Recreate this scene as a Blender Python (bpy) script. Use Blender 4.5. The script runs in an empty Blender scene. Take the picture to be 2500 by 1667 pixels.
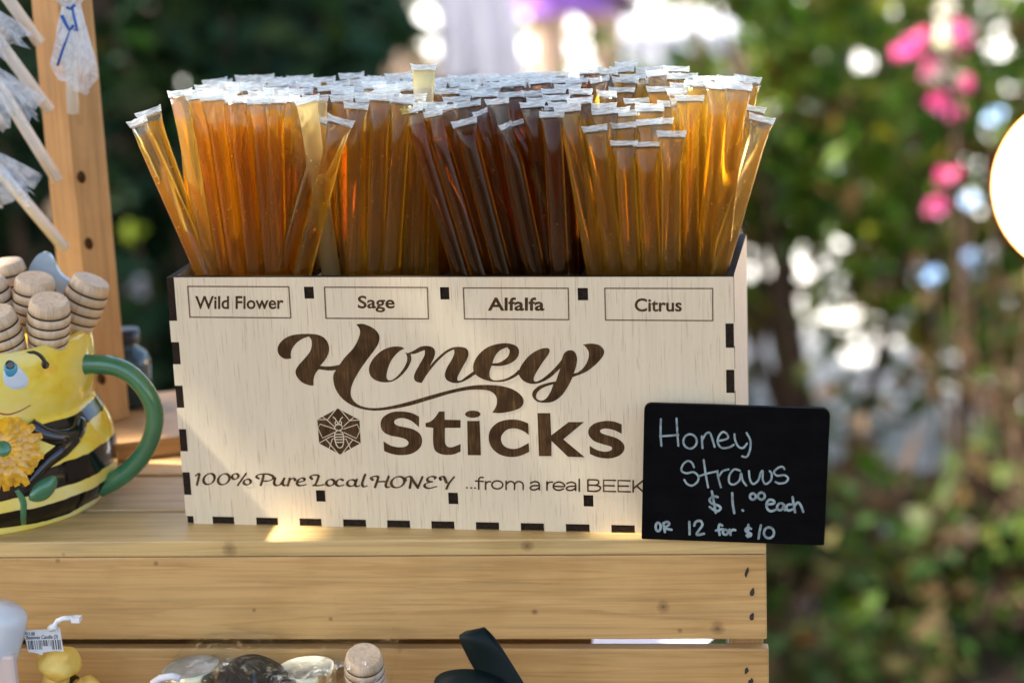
import bpy, bmesh, math, random
from mathutils import Vector, Matrix, Quaternion
from mathutils.bvhtree import BVHTree
R = math.radians
sc = bpy.context.scene
col = sc.collection
random.seed(7)

# ------------------------------------------------------------------ camera, sky, sun, exposure
CAM_F, PITCH, ROLL = 4892.3, .2469, -.0406
CAM = Vector((.0254, -.7433, .2621))
BOX_YAW, CRATE_YAW = -.1834, -.1032
_f = Vector((0, math.cos(PITCH), -math.sin(PITCH)))
_u = Vector((0, math.sin(PITCH), math.cos(PITCH)))
_x = Vector((1, 0, 0))
XR = _x * math.cos(ROLL) + _u * math.sin(ROLL)
UR = -_x * math.sin(ROLL) + _u * math.cos(ROLL)
cd = bpy.data.cameras.new('camera')
cam = bpy.data.objects.new('camera', cd)
col.objects.link(cam)
m = Matrix((XR, UR, -_f)).transposed().to_4x4()
m.translation = CAM
cam.matrix_world = m
cd.sensor_width = 36
cd.lens = 36 * CAM_F / 2500
cd.clip_start = .02
cd.clip_end = 200
cd.dof.use_dof = True
cd.dof.focus_distance = .765
APERTURE = .0106
cd.dof.aperture_fstop = (cd.lens / 1000) / APERTURE
cd.dof.aperture_blades = 0
sc.camera = cam

SUN_EL, SUN_FRONT = R(51), R(-6.3)
SUN_DIR = Vector((-math.cos(SUN_EL) * math.cos(SUN_FRONT), -math.cos(SUN_EL) * math.sin(SUN_FRONT), math.sin(SUN_EL)))
w = bpy.data.worlds.new('World')
sc.world = w
w.use_nodes = True
nt = w.node_tree
sky = nt.nodes.new('ShaderNodeTexSky')
sky.sky_type = 'NISHITA'
sky.sun_disc = False
sky.sun_elevation = SUN_EL
sky.sun_rotation = R(270)
sky.dust_density = 3.5
sky.ozone_density = .4
nt.links.new(sky.outputs[0], nt.nodes['Background'].inputs[0])
nt.nodes['Background'].inputs[1].default_value = .12
sl = bpy.data.lights.new('sun', 'SUN')
sl.energy = 4.6
sl.angle = R(.53)
sl.color = (1, .93, .82)
so = bpy.data.objects.new('sun', sl)
col.objects.link(so)
so.rotation_euler = SUN_DIR.to_track_quat('Z', 'Y').to_euler()
sc.view_settings.view_transform = 'Standard'
sc.view_settings.look = 'None'
sc.view_settings.exposure = 2.3
sc.view_settings.gamma = 1
sc.view_settings.use_curve_mapping = False
sc.render.engine = 'CYCLES'
cy = sc.cycles
cy.use_denoising = True
cy.max_bounces = 32
cy.diffuse_bounces = 4
cy.glossy_bounces = 4
cy.transmission_bounces = 28
cy.transparent_max_bounces = 12
cy.sample_clamp_indirect = 6
cy.caustics_reflective = False
cy.caustics_refractive = True

# ------------------------------------------------------------------ geometry of the view
def ray(px, py):
    return _f + XR * ((px - 1250) / CAM_F) - UR * ((py - 833.5) / CAM_F)

def hit(px, py, p, n):
    d = ray(px, py)
    return CAM + d * ((Vector(p) - CAM).dot(n) / d.dot(n))

def rot_z(a):
    return Matrix.Rotation(a, 4, 'Z')

BOXM, CRM = rot_z(BOX_YAW), rot_z(CRATE_YAW)
BOXI, CRI = BOXM.inverted(), CRM.inverted()

def on_box(px, py, y=0.0):          # box frame, plane at depth y
    n = BOXM @ Vector((0, 1, 0))
    return BOXI @ hit(px, py, n * y, n)

def on_crate(px, py, y):            # crate frame, plane at depth y
    n = CRM @ Vector((0, 1, 0))
    return CRI @ hit(px, py, n * y, n)

def on_floor(px, py, z):            # crate frame, level z
    return CRI @ hit(px, py, (0, 0, z), Vector((0, 0, 1)))

def at_y(px, py, y):                # world, depth y
    return hit(px, py, (0, y, 0), Vector((0, 1, 0)))

def to_px(p):
    d = Vector(p) - CAM
    z = d.dot(_f)
    return 1250 + CAM_F * d.dot(XR) / z, 833.5 - CAM_F * d.dot(UR) / z

# ------------------------------------------------------------------ object helpers
def tag(o, label=None, cat=None, group=None, kind=None):
    for k, v in (('label', label), ('category', cat), ('group', group), ('kind', kind)):
        if v:
            o[k] = v
    return o

def empty(name, loc=(0, 0, 0), mtx=None, label=None, cat=None, group=None):
    o = bpy.data.objects.new(name, None)
    col.objects.link(o)
    o.empty_display_size = .01
    if mtx is not None:
        o.matrix_world = mtx
    else:
        o.location = loc
    return tag(o, label, cat, group)

class MB:
    def __init__(s):
        s.v, s.f, s.smooth, s.mi = [], [], [], []
    def add(s, vs, fs, smooth=False, mi=0):
        b = len(s.v)
        s.v += [tuple(q) for q in vs]
        s.f += [tuple(i + b for i in q) for q in fs]
        s.smooth += [smooth] * len(fs)
        s.mi += [mi] * len(fs)
        return s
    def box(s, lo, hi, mtx=None):
        x0, y0, z0 = lo
        x1, y1, z1 = hi
        vs = [Vector(q) for q in ((x0, y0, z0), (x1, y0, z0), (x1, y1, z0), (x0, y1, z0), (x0, y0, z1), (x1, y0, z1), (x1, y1, z1), (x0, y1, z1))]
        if mtx is not None:
            vs = [mtx @ q for q in vs]
        return s.add(vs, [(0, 3, 2, 1), (4, 5, 6, 7), (0, 1, 5, 4), (1, 2, 6, 5), (2, 3, 7, 6), (3, 0, 4, 7)])
    def tube(s, pts, rad, n=12, caps=True, smooth=True, flat=None):
        pts = [Vector(q) for q in pts]
        k = len(pts)
        rs = rad if isinstance(rad, (list, tuple)) else [rad] * k
        t0 = (pts[1] - pts[0]).normalized()
        ref = Vector((0, 0, 1)) if abs(t0.z) < .9 else Vector((1, 0, 0))
        nx = t0.cross(ref).normalized()
        vs, fs = [], []
        for i, q in enumerate(pts):
            t = (pts[min(i + 1, k - 1)] - pts[max(i - 1, 0)]).normalized()
            nx = (nx - t * nx.dot(t)).normalized()
            ny = t.cross(nx)
            for j in range(n):
                a = 2 * math.pi * j / n
                vs.append(q + nx * (math.cos(a) * rs[i]) + ny * (math.sin(a) * rs[i] * (flat or 1)))
        for i in range(k - 1):
            for j in range(n):
                fs.append((i * n + j, i * n + (j + 1) % n, (i + 1) * n + (j + 1) % n, (i + 1) * n + j))
        s.add(vs, fs, smooth)
        if caps:
            b = len(s.v) - len(vs)
            s.f += [tuple(b + j for j in reversed(range(n))), tuple(b + (k - 1) * n + j for j in range(n))]
            s.smooth += [False, False]
            s.mi += [0, 0]
        return s
    def lathe(s, prof, n=32, mtx=None, smooth=True):
        vs, fs = [], []
        for r, z in prof:
            r = 1e-6 if r <= .0011 else r
            for j in range(n):
                a = 2 * math.pi * j / n
                q = Vector((math.cos(a) * r, math.sin(a) * r, z))
                vs.append(mtx @ q if mtx is not None else q)
        for i in range(len(prof) - 1):
            for j in range(n):
                fs.append((i * n + j, i * n + (j + 1) % n, (i + 1) * n + (j + 1) % n, (i + 1) * n + j))
        return s.add(vs, fs, smooth)
    def ball(s, c, r, n=16, sq=(1, 1, 1), mtx=None):
        prof = [(math.sin(math.pi * i / (n // 2)) * r, -math.cos(math.pi * i / (n // 2)) * r) for i in range(n // 2 + 1)]
        prof[0] = (r * 1e-3, prof[0][1])
        prof[-1] = (r * 1e-3, prof[-1][1])
        mm = Matrix.Translation(c) @ (mtx or Matrix()) @ Matrix.Diagonal((*sq, 1))
        return s.lathe(prof, n, mm)
    def build(s, name, mat, parent=None, mtx=None, bevel=0, seg=2):
        me = bpy.data.meshes.new(name)
        me.from_pydata(s.v, [], s.f)
        me.polygons.foreach_set('use_smooth', s.smooth)
        me.polygons.foreach_set('material_index', s.mi)
        for q in (mat if isinstance(mat, (list, tuple)) else [mat]):
            me.materials.append(q)
        if bevel:
            bm = bmesh.new()
            bm.from_mesh(me)
            bmesh.ops.bevel(bm, geom=bm.edges[:], offset=bevel, segments=seg, affect='EDGES', profile=.6)
            bm.to_mesh(me)
            bm.free()
        me.update()
        o = bpy.data.objects.new(name, me)
        col.objects.link(o)
        if parent is not None:
            o.parent = parent
        if mtx is not None:
            o.matrix_local = mtx
        return o

# ------------------------------------------------------------------ materials
class NT:
    def __init__(s, name):
        s.m = bpy.data.materials.new(name)
        s.m.use_nodes = True
        s.t = s.m.node_tree
        s.b = s.t.nodes['Principled BSDF']
        s.out = s.t.nodes['Material Output']
    def n(s, typ, **kw):
        o = s.t.nodes.new(typ)
        for k, v in kw.items():
            setattr(o, k, v)
        return o
    def l(s, a, b):
        s.t.links.new(a, b)
    def set(s, **kw):
        for k, v in kw.items():
            s.b.inputs[k.replace('_', ' ')].default_value = v
        return s
    def coord(s, scale, rot=(0, 0, 0), space='Object'):
        tc = s.n('ShaderNodeTexCoord')
        mp = s.n('ShaderNodeMapping')
        mp.inputs['Scale'].default_value = scale
        mp.inputs['Rotation'].default_value = rot
        s.l(tc.outputs[space], mp.inputs['Vector'])
        return mp.outputs[0]
    def noise(s, vec, scale=1, detail=4, rough=.55, dist=0):
        q = s.n('ShaderNodeTexNoise')
        q.inputs['Scale'].default_value = scale
        q.inputs['Detail'].default_value = detail
        q.inputs['Roughness'].default_value = rough
        q.inputs['Distortion'].default_value = dist
        s.l(vec, q.inputs['Vector'])
        return q.outputs[0]
    def ramp(s, fac, stops, interp='LINEAR'):
        q = s.n('ShaderNodeValToRGB')
        cr = q.color_ramp
        cr.interpolation = interp
        while len(cr.elements) < len(stops):
            cr.elements.new(.5)
        for e, (p, c) in zip(cr.elements, stops):
            e.position = p
            e.color = (*c, 1) if len(c) == 3 else c
        s.l(fac, q.inputs[0])
        return q.outputs[0]
    def mix(s, fac, a, b, mode='MIX'):
        q = s.n('ShaderNodeMix', data_type='RGBA', blend_type=mode)
        for v, i in ((fac, 0), (a, 6), (b, 7)):
            if hasattr(v, 'links'):
                s.l(v, q.inputs[i])
            else:
                q.inputs[i].default_value = v if i == 0 else (*v, 1)
        return q.outputs[2]
    def bump(s, h, strength=.3, dist=.0005):
        q = s.n('ShaderNodeBump')
        q.inputs['Strength'].default_value = strength
        q.inputs['Distance'].default_value = dist
        s.l(h, q.inputs['Height'])
        s.l(q.outputs[0], s.b.inputs['Normal'])
        return q
    def math(s, op, a, b=0.0):
        q = s.n('ShaderNodeMath', operation=op)
        for v, i in ((a, 0), (b, 1)):
            if hasattr(v, 'links'):
                s.l(v, q.inputs[i])
            else:
                q.inputs[i].default_value = v
        return q.outputs[0]

def plain(name, c, rough=.5, var=.12, scale=60, **kw):
    k = NT(name)
    f = k.noise(k.coord((scale,) * 3), 1, 3)
    k.l(k.ramp(f, [(.3, tuple(x * (1 - var) for x in c)), (.7, tuple(min(1, x * (1 + var)) for x in c))]), k.b.inputs['Base Color'])
    k.set(Roughness=rough, **kw)
    return k.m

def plywood(name, base, fleck, dirs):
    k = NT(name)
    v = k.coord(dirs, (0, R(1.6), 0))
    fine = k.noise(v, 1, 3, .6)
    big = k.noise(k.coord((14, 14, 9)), 1, 3)
    c0 = k.ramp(big, [(.3, tuple(x * .93 for x in base)), (.5, base), (.72, (base[0] * 1.02, base[1] * .93, base[2] * .86))])
    streak = k.ramp(fine, [(.57, (0, 0, 0)), (.68, (1, 1, 1))])
    v2 = k.coord(tuple(x * .38 if i < 2 else x * .3 for i, x in enumerate(dirs)), (0, R(1), 0))
    soft = k.ramp(k.noise(v2, 1, 3), [(.38, (.955, .945, .925)), (.62, (1.0, 1.0, 1.0))])
    c1 = k.mix(1, c0, soft, 'MULTIPLY')
    fac = k.math('MULTIPLY', streak, .46)
    k.l(k.mix(fac, c1, fleck), k.b.inputs['Base Color'])
    k.set(Roughness=.58)
    k.bump(fine, .12, .0002)
    return k.m

def pine(name, base, axis=0, knots=(), scale=1.0, dark=.80):
    k = NT(name)
    sc_ = [420 * scale] * 3
    sc_[axis] = 14 * scale
    v = k.coord(tuple(sc_), (R(.6), R(2.2), R(.6)))
    g = k.noise(v, 1, 5, .6, .6)
    s2 = [46 * scale] * 3
    s2[axis] = 2.2 * scale
    big = k.noise(k.coord(tuple(s2), (R(1), R(5), R(1))), 1, 3, .5, 1.6)
    ring = k.math('FRACT', k.math('MULTIPLY', big, 7.0))
    ringc = k.ramp(ring, [(0, (1, 1, 1)), (.60, (.96, .94, .90)), (.90, (.70, .60, .46)), (1, (1, 1, 1))])
    c0 = k.ramp(g, [(.33, tuple(x * dark for x in base)), (.50, base), (.70, tuple(min(1, x * 1.12) for x in base))])
    c1 = k.mix(.42, c0, ringc, 'MULTIPLY')
    blot = k.ramp(k.noise(k.coord((26 * scale, 26 * scale, 40 * scale)), 1, 4), [(.34, (.86, .82, .74)), (.55, (1, 1, 1))])
    c1 = k.mix(.8, c1, blot, 'MULTIPLY')
    if knots:
        tc = k.n('ShaderNodeTexCoord')
        for (kx, ky, kz, r) in knots:
            d = k.n('ShaderNodeVectorMath', operation='DISTANCE')
            k.l(tc.outputs['Object'], d.inputs[0])
            d.inputs[1].default_value = (kx, ky, kz)
            wob = k.math('ADD', d.outputs['Value'], k.math('MULTIPLY', k.math('SUBTRACT', g, .5), r * 1.3))
            fk = k.ramp(k.math('DIVIDE', wob, r), [(0, (.85, .85, .85)), (.3, (.5, .5, .5)), (.7, (.28, .28, .28)), (1, (0, 0, 0))])
            c1 = k.mix(fk, c1, (.10, .05, .018))
    k.l(c1, k.b.inputs['Base Color'])
    k.set(Roughness=.48)
    k.bump(g, .15, .0003)
    return k.m

def leafmat(name, stops, trans=.45, rough=.5, spec=.14):
    k = NT(name)
    k.b.inputs['Specular IOR Level'].default_value = spec
    g = k.n('ShaderNodeNewGeometry')
    c = k.ramp(g.outputs['Random Per Island'], stops)
    nv = k.ramp(k.noise(k.coord((40, 40, 40)), 1, 2), [(.35, (.75, .75, .75)), (.65, (1.15, 1.15, 1.15))])
    c = k.mix(1, c, nv, 'MULTIPLY')
    k.l(c, k.b.inputs['Base Color'])
    k.set(Roughness=rough)
    tr = k.n('ShaderNodeBsdfTranslucent')
    k.l(k.mix(1, c, (1.25, 1.35, .7), 'MULTIPLY'), tr.inputs['Color'])
    mx = k.n('ShaderNodeMixShader')
    mx.inputs[0].default_value = trans
    k.l(k.b.outputs[0], mx.inputs[1])
    k.l(tr.outputs[0], mx.inputs[2])
    k.l(mx.outputs[0], k.out.inputs[0])
    return k.m

def honey(name, c, trans_c, cloudy=.13):
    k = NT(name)
    k.set(Roughness=.12, IOR=1.25, Transmission_Weight=1.0)
    n1 = k.noise(k.coord((120, 120, 14)), 1, 3)
    cc = k.ramp(n1, [(.3, tuple(x * .86 for x in c)), (.7, tuple(min(1, x * 1.12) for x in c))])
    oi = k.n('ShaderNodeObjectInfo')
    cc = k.mix(1, cc, k.ramp(oi.outputs['Random'], [(0, (.84, .76, .62)), (.4, (1, 1, 1)), (.75, (.96, .93, .82)), (1, (1.01, 1.06, 1.3))]), 'MULTIPLY')
    k.l(cc, k.b.inputs['Base Color'])
    tr = k.n('ShaderNodeBsdfTranslucent')
    df = k.n('ShaderNodeBsdfDiffuse')
    gl = k.n('ShaderNodeBsdfGlossy')
    gl.inputs['Roughness'].default_value = .05
    bub = k.n('ShaderNodeTexVoronoi')
    k.l(k.coord((520, 520, 380)), bub.inputs['Vector'])
    bub.inputs['Scale'].default_value = 1
    bf = k.ramp(bub.outputs['Distance'], [(.11, (1, 1, 1)), (.19, (0, 0, 0))])
    area = k.ramp(k.noise(k.coord((150, 150, 40)), 1, 2), [(.55, (0, 0, 0)), (.68, (1, 1, 1))])
    bf = k.math('MULTIPLY', k.math('MULTIPLY', bf, area), .55)
    tcol = k.mix(bf, trans_c, (1, .86, .6))
    k.l(tcol, tr.inputs['Color'])
    k.l(tcol, df.inputs['Color'])
    m0 = k.n('ShaderNodeMixShader')
    m0.inputs[0].default_value = .15
    k.l(tr.outputs[0], m0.inputs[1])
    k.l(df.outputs[0], m0.inputs[2])
    m1 = k.n('ShaderNodeMixShader')
    k.l(k.math('ADD', k.math('MULTIPLY', bf, 1.1), cloudy), m1.inputs[0])
    k.l(k.b.outputs[0], m1.inputs[1])
    k.l(m0.outputs[0], m1.inputs[2])
    fr = k.n('ShaderNodeFresnel')
    fr.inputs['IOR'].default_value = 1.45
    m2 = k.n('ShaderNodeMixShader')
    k.l(k.math('MULTIPLY', fr.outputs[0], .28), m2.inputs[0])
    k.l(m1.outputs[0], m2.inputs[1])
    k.l(gl.outputs[0], m2.inputs[2])
    k.l(m2.outputs[0], k.out.inputs[0])
    return k.m

def film(name, c=(.9, .93, .95), clear=.6, rough=.2):
    k = NT(name)
    k.set(Base_Color=(*c, 1), Roughness=rough, IOR=1.35)
    wr = k.noise(k.coord((90, 90, 90)), 1, 4, .6, 1.5)
    k.bump(wr, .6, .003)
    tp = k.n('ShaderNodeBsdfTransparent')
    tp.inputs['Color'].default_value = (.96, .97, .97, 1)
    fac = k.ramp(wr, [(.35, (clear + .2,) * 3), (.65, (clear - .2,) * 3)])
    mx = k.n('ShaderNodeMixShader')
    k.l(fac, mx.inputs[0])
    k.l(k.b.outputs[0], mx.inputs[1])
    k.l(tp.outputs[0], mx.inputs[2])
    k.l(mx.outputs[0], k.out.inputs[0])
    return k.m

M = {}
M['ply'] = plywood('light_plywood', (.72, .605, .415), (.26, .15, .075), (1700, 1700, 60))
M['ply_side'] = plywood('light_plywood_side', (.66, .55, .40), (.26, .15, .08), (1500, 1500, 95))
M['burnt'] = plain('laser_burnt_edge', (.022, .013, .008), .7, .5, 900, Specular_IOR_Level=.1)
def engraved():
    k = NT('laser_engraving')
    v = k.coord((1500, 1500, 110), (0, R(1.6), 0))
    f = k.noise(v, 1, 4, .65)
    b = k.noise(k.coord((160, 160, 120)), 1, 3)
    c = k.ramp(f, [(.28, (.038, .018, .007)), (.52, (.072, .038, .015)), (.75, (.15, .085, .036))])
    c = k.mix(.8, c, k.ramp(b, [(.35, (.62, .58, .55)), (.65, (1.25, 1.2, 1.1))]), 'MULTIPLY')
    k.l(c, k.b.inputs['Base Color'])
    k.set(Roughness=.7)
    k.b.inputs['Specular IOR Level'].default_value = .08
    return k.m
M['engrave'] = engraved()
M['engrave_line'] = plain('laser_scored_line', (.15, .085, .04), .65, .4, 700)
M['pine'] = pine('pine_board', (.52, .32, .145))

# ------------------------------------------------------------------ flat lettering helpers
def smooth_loop(pts, closed=True, sub=6):
    """Catmull-Rom through points; a point (x, y, 1) is a sharp corner."""
    n = len(pts)
    out = []
    rng = range(n if closed else n - 1)
    P = [Vector((p[0], p[1])) for p in pts]
    C = [len(p) > 2 and p[2] == 1 for p in pts]
    for i in rng:
        i1 = (i + 1) % n
        p1, p2 = P[i], P[i1]
        p0 = P[i - 1] if (closed or i > 0) else p1
        p3 = P[(i + 2) % n] if (closed or i + 2 < n) else p2
        d = (p2 - p1)
        m1 = d * 1.0 if C[i] else (p2 - p0) * .5
        m2 = d * 1.0 if C[i1] else (p3 - p1) * .5
        L = d.length
        for mm in (m1, m2):
            if mm.length > 1.6 * L:
                mm *= 1.6 * L / mm.length
        for k in range(sub):
            t = k / sub
            t2, t3 = t * t, t * t * t
            out.append(p1 * (2 * t3 - 3 * t2 + 1) + m1 * (t3 - 2 * t2 + t) + p2 * (-2 * t3 + 3 * t2) + m2 * (t3 - t2))
    if not closed:
        out.append(P[-1])
    return out

def fill_loops(loops, extrude=0.0):
    """2D loops (even-odd holes) -> verts (x, y, z), faces"""
    c = bpy.data.curves.new('fill', 'CURVE')
    c.dimensions = '2D'
    c.fill_mode = 'BOTH'
    c.extrude = extrude
    for lp in loops:
        s = c.splines.new('POLY')
        s.points.add(len(lp) - 1)
        for q, p in zip(s.points, lp):
            q.co = (p[0], p[1], 0, 1)
        s.use_cyclic_u = True
    return curve_mesh(c)

def curve_mesh(c):
    o = bpy.data.objects.new('fill', c)
    col.objects.link(o)
    dg = bpy.context.evaluated_depsgraph_get()
    me = bpy.data.meshes.new_from_object(o.evaluated_get(dg), depsgraph=dg)
    vs = [v.co.copy() for v in me.vertices]
    fs = [tuple(p.vertices) for p in me.polygons]
    bpy.data.objects.remove(o)
    bpy.data.curves.remove(c)
    bpy.data.meshes.remove(me)
    return vs, fs

def text_mesh(body, bold=0.0):
    c = bpy.data.curves.new('text', 'FONT')
    c.body = body
    c.offset = bold
    c.resolution_u = 4
    vs, fs = curve_mesh(c)
    return vs, fs

def face_on(mb, vs2, fs, mapper, off):
    """place 2D verts by mapper(px,py)->3D on a plane facing -y, lifted by off"""
    vs = []
    for q in vs2:
        p = mapper(q[0], q[1])
        vs.append((p.x, p.y - off, p.z))
    out = []
    for f in fs:   # face towards -y
        a, b, c = (Vector(vs[i]) for i in f[:3])
        out.append(f if (b - a).cross(c - a).y < 0 else tuple(reversed(f)))
    mb.add(vs, out)

def text_on(mb, body, x0, x1, ybase, ycap, mapper, off, bold=.0, slope=0.0, cap='H', stretch=None):
    vs, fs = text_mesh(body, bold)
    cv, _ = text_mesh(cap, bold)
    h = max(v.y for v in cv)
    xa, xb = min(v.x for v in vs), max(v.x for v in vs)
    px = []
    for v in vs:
        u = (v.x - xa) / (xb - xa)
        x = x0 + u * (x1 - x0)
        px.append((x + slope * (ybase - (ybase - (ybase - ycap) * v.y / h)), ybase - (ybase - ycap) * v.y / h))
    face_on(mb, px, fs, mapper, off)

def stroke(mb, pts, width, mapper, off, nib=None, cap=True, sub=5, smooth=True):
    """ribbon along px points. nib=(thin, thick, angle): broad-pen width"""
    L = smooth_loop(pts, False, sub) if (smooth and len(pts) > 2) else [Vector(p[:2]) for p in pts]
    if len(L) == 2:
        L = [L[0].lerp(L[1], t / 4) for t in range(5)]
    n = len(L)
    vs, fs = [], []
    for i, p in enumerate(L):
        t = (L[min(i + 1, n - 1)] - L[max(i - 1, 0)])
        if t.length < 1e-6:
            t = Vector((1, 0))
        t.normalize()
        nn = Vector((-t.y, t.x))
        if nib:
            wv = nib[0] + (nib[1] - nib[0]) * abs(math.sin(math.atan2(t.y, t.x) - nib[2])) ** 1.3
        else:
            wv = width
        vs += [p + nn * wv / 2, p - nn * wv / 2]
        if i:
            fs.append((2 * i - 2, 2 * i - 1, 2 * i + 1, 2 * i))
    if cap:
        for e, d in ((0, -1), (n - 1, 1)):
            a, b = vs[2 * e], vs[2 * e + 1]
            c = (a + b) / 2
            t = Vector((-(a - b).y, (a - b).x)).normalized()
            q = L[min(e + 1, n - 1)] - L[max(e - 1, 0)]
            if t.dot(q) * d < 0:
                t = -t
            base = len(vs)
            rad = (a - b).length / 2
            u = (a - b).normalized()
            k = 6
            for j in range(1, k):
                an = math.pi * j / k
                vs.append(c + u * math.cos(an) * rad + t * math.sin(an) * rad)
            fs.append(tuple([2 * e] + list(range(base, base + k - 1)) + [2 * e + 1]))
    face_on(mb, vs, fs, mapper, off)

def ell(cx, cy_, rx, ry, tilt=0, n=18):
    o = []
    for i in range(n + 1):
        a = 2 * math.pi * i / n - 1.2
        x, y = rx * math.cos(a), ry * math.sin(a)
        o.append((cx + x + tilt * -y, cy_ + y))
    return o

def scaled(pts, s, ox, oy):
    return [(p[0] / s + ox, p[1] / s + oy, *p[2:]) for p in pts]

def copy_tree(o, parent=None):
    c = o.copy()
    col.objects.link(c)
    if parent is not None:
        c.parent = parent
    for ch in o.children:
        copy_tree(ch, c)
    return c


# ================================================================== the setting
GZ = -.95
def ground_mat():
    k = NT('leaf_litter_soil')
    a = k.noise(k.coord((9, 9, 9)), 1, 5, .65)
    b = k.noise(k.coord((42, 42, 42)), 1, 4, .6)
    c = k.ramp(a, [(.3, (.018, .011, .006)), (.5, (.05, .029, .014)), (.7, (.11, .066, .033))])
    c = k.mix(k.ramp(b, [(.5, (0, 0, 0)), (.62, (.8, .8, .8))]), c, (.14, .078, .034))
    k.l(c, k.b.inputs['Base Color'])
    k.set(Roughness=.9)
    k.bump(b, .6, .01)
    return k.m
mb = MB()
mb.add([(-60, -6, GZ), (60, -6, GZ), (60, 90, GZ), (-60, 90, GZ)], [(0, 1, 2, 3)])
tag(mb.build('ground', ground_mat()), kind='structure')
mb = MB()
mb.add([(.42, 2.95, GZ + .004), (2.3, 2.75, GZ + .004), (5.5, 17, GZ + .004), (-1.2, 19, GZ + .004)], [(0, 1, 2, 3)])
tag(mb.build('path', plain('pale_concrete', (.72, .71, .69), .8, .12, 6)), kind='structure')

# ---- foliage
def leaf(mb, p, d, n, L, W):
    """one bent leaf blade: base p, direction d, face normal n"""
    s = d.cross(n).normalized()
    a = p
    c1 = p + d * (L * .45) + s * W * .5 + n * (W * .12)
    c2 = p + d * (L * .45) - s * W * .5 + n * (W * .12)
    md = p + d * (L * .5)
    e = p + d * L - n * (L * .10)
    mb.add([a, c1, e, c2, md], [(0, 4, 1), (1, 4, 2), (2, 4, 3), (3, 4, 0)], True)

GREEN = [(0, (.024, .060, .006)), (.18, (.042, .10, .007)), (.36, (.072, .155, .011)), (.50, (.12, .185, .013)), (.62, (.18, .18, .017)), (.72, (.14, .08, .02)), (.84, (.075, .038, .014)), (.94, (.05, .12, .036)), (1, (.20, .23, .036))]
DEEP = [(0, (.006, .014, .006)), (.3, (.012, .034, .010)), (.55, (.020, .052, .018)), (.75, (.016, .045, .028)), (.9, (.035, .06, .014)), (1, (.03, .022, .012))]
DRY = [(0, (.03, .016, .008)), (.3, (.06, .034, .015)), (.6, (.09, .055, .025)), (.8, (.05, .05, .012)), (1, (.04, .08, .014))]
M['leaf'] = leafmat('sunlit_green_leaves', GREEN)
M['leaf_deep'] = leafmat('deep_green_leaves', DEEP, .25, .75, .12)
M['leaf_low'] = leafmat('low_leaves_painted_shade', [(0, (.014, .04, .006)), (.3, (.03, .075, .008)), (.5, (.07, .11, .012)), (.65, (.05, .03, .013)), (.8, (.09, .05, .018)), (1, (.05, .10, .03))], .3, .6, .2)  # darker leaf copy, the shade painted into its greens and browns
M['leaf_dry'] = leafmat('dry_brown_leaves', DRY, .3)
M['bark'] = plain('brown_bark', (.10, .062, .038), .85, .5, 30)
M['stem'] = plain('woody_brown_stem', (.085, .045, .024), .8, .4, 40)

# clear sight lines through the shrubs to the sunlit path beyond: (px, py, radius px)
GAPS = [(2075, 752, 34), (2128, 858, 44), (1978, 815, 26), (2020, 800, 22), (1980, 877, 27), (1995, 925, 27), (2218, 848, 28),
        (1900, 805, 40), (1935, 715, 42), (1845, 850, 38), (1860, 930, 40), (1880, 985, 36), (1930, 1000, 34), (2140, 925, 46), (2070, 885, 24), (2285, 1045, 50), (2335, 1000, 44), (2240, 1125, 48), (2180, 1090, 34), (2390, 1040, 30),
        (2450, 1100, 40), (2400, 1170, 44), (2470, 1240, 42), (2300, 1150, 26), (2360, 805, 26), (2432, 830, 26),
        (2280, 668, 32), (2350, 660, 24), (1850, 640, 36), (1905, 632, 30), (1960, 640, 28), (2010, 645, 26), (2195, 40, 34), (2050, 135, 32), (2145, 148, 36), (2100, 140, 30),
        (2420, 92, 36), (2450, 285, 40), (2400, 160, 32), (2210, 355, 30), (2360, 480, 38), (1870, 250, 34), (1785, 110, 50), (1800, 180, 44), (2000, 1120, 26),
        (2080, 1140, 28), (2040, 1050, 30), (2165, 1290, 24), (2010, 1265, 28), (2280, 1365, 20), (1985, 1465, 32), (1895, 1470, 26), (2040, 1420, 24), (2470, 1400, 36), (2430, 1440, 28),
        (1690, 80, 36), (1640, 40, 60), (1600, 110, 60), (1740, 60, 60)]
def in_gap(p, k=1.2):
    x, y = to_px(p)
    for gx, gy, r in GAPS:
        if (x - gx) ** 2 + (y - gy) ** 2 < (r * k) ** 2:
            return True
    return False

LITS = [at_y(330, 565, 2.55), at_y(341, 700, 2.5), at_y(440, 205, 2.6), at_y(470, 690, 2.6)]
def in_beam(p, r):
    for c in LITS:
        d = p - c
        t = d.dot(SUN_DIR)
        if t > .03 and (d - SUN_DIR * t).length < r:
            return True
        k = (c - CAM)
        s = (p - CAM).dot(k) / k.dot(k)
        if .2 < s < .985 and (p - CAM - k * s).length < r * .8 * s:
            return True
    return False

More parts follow.
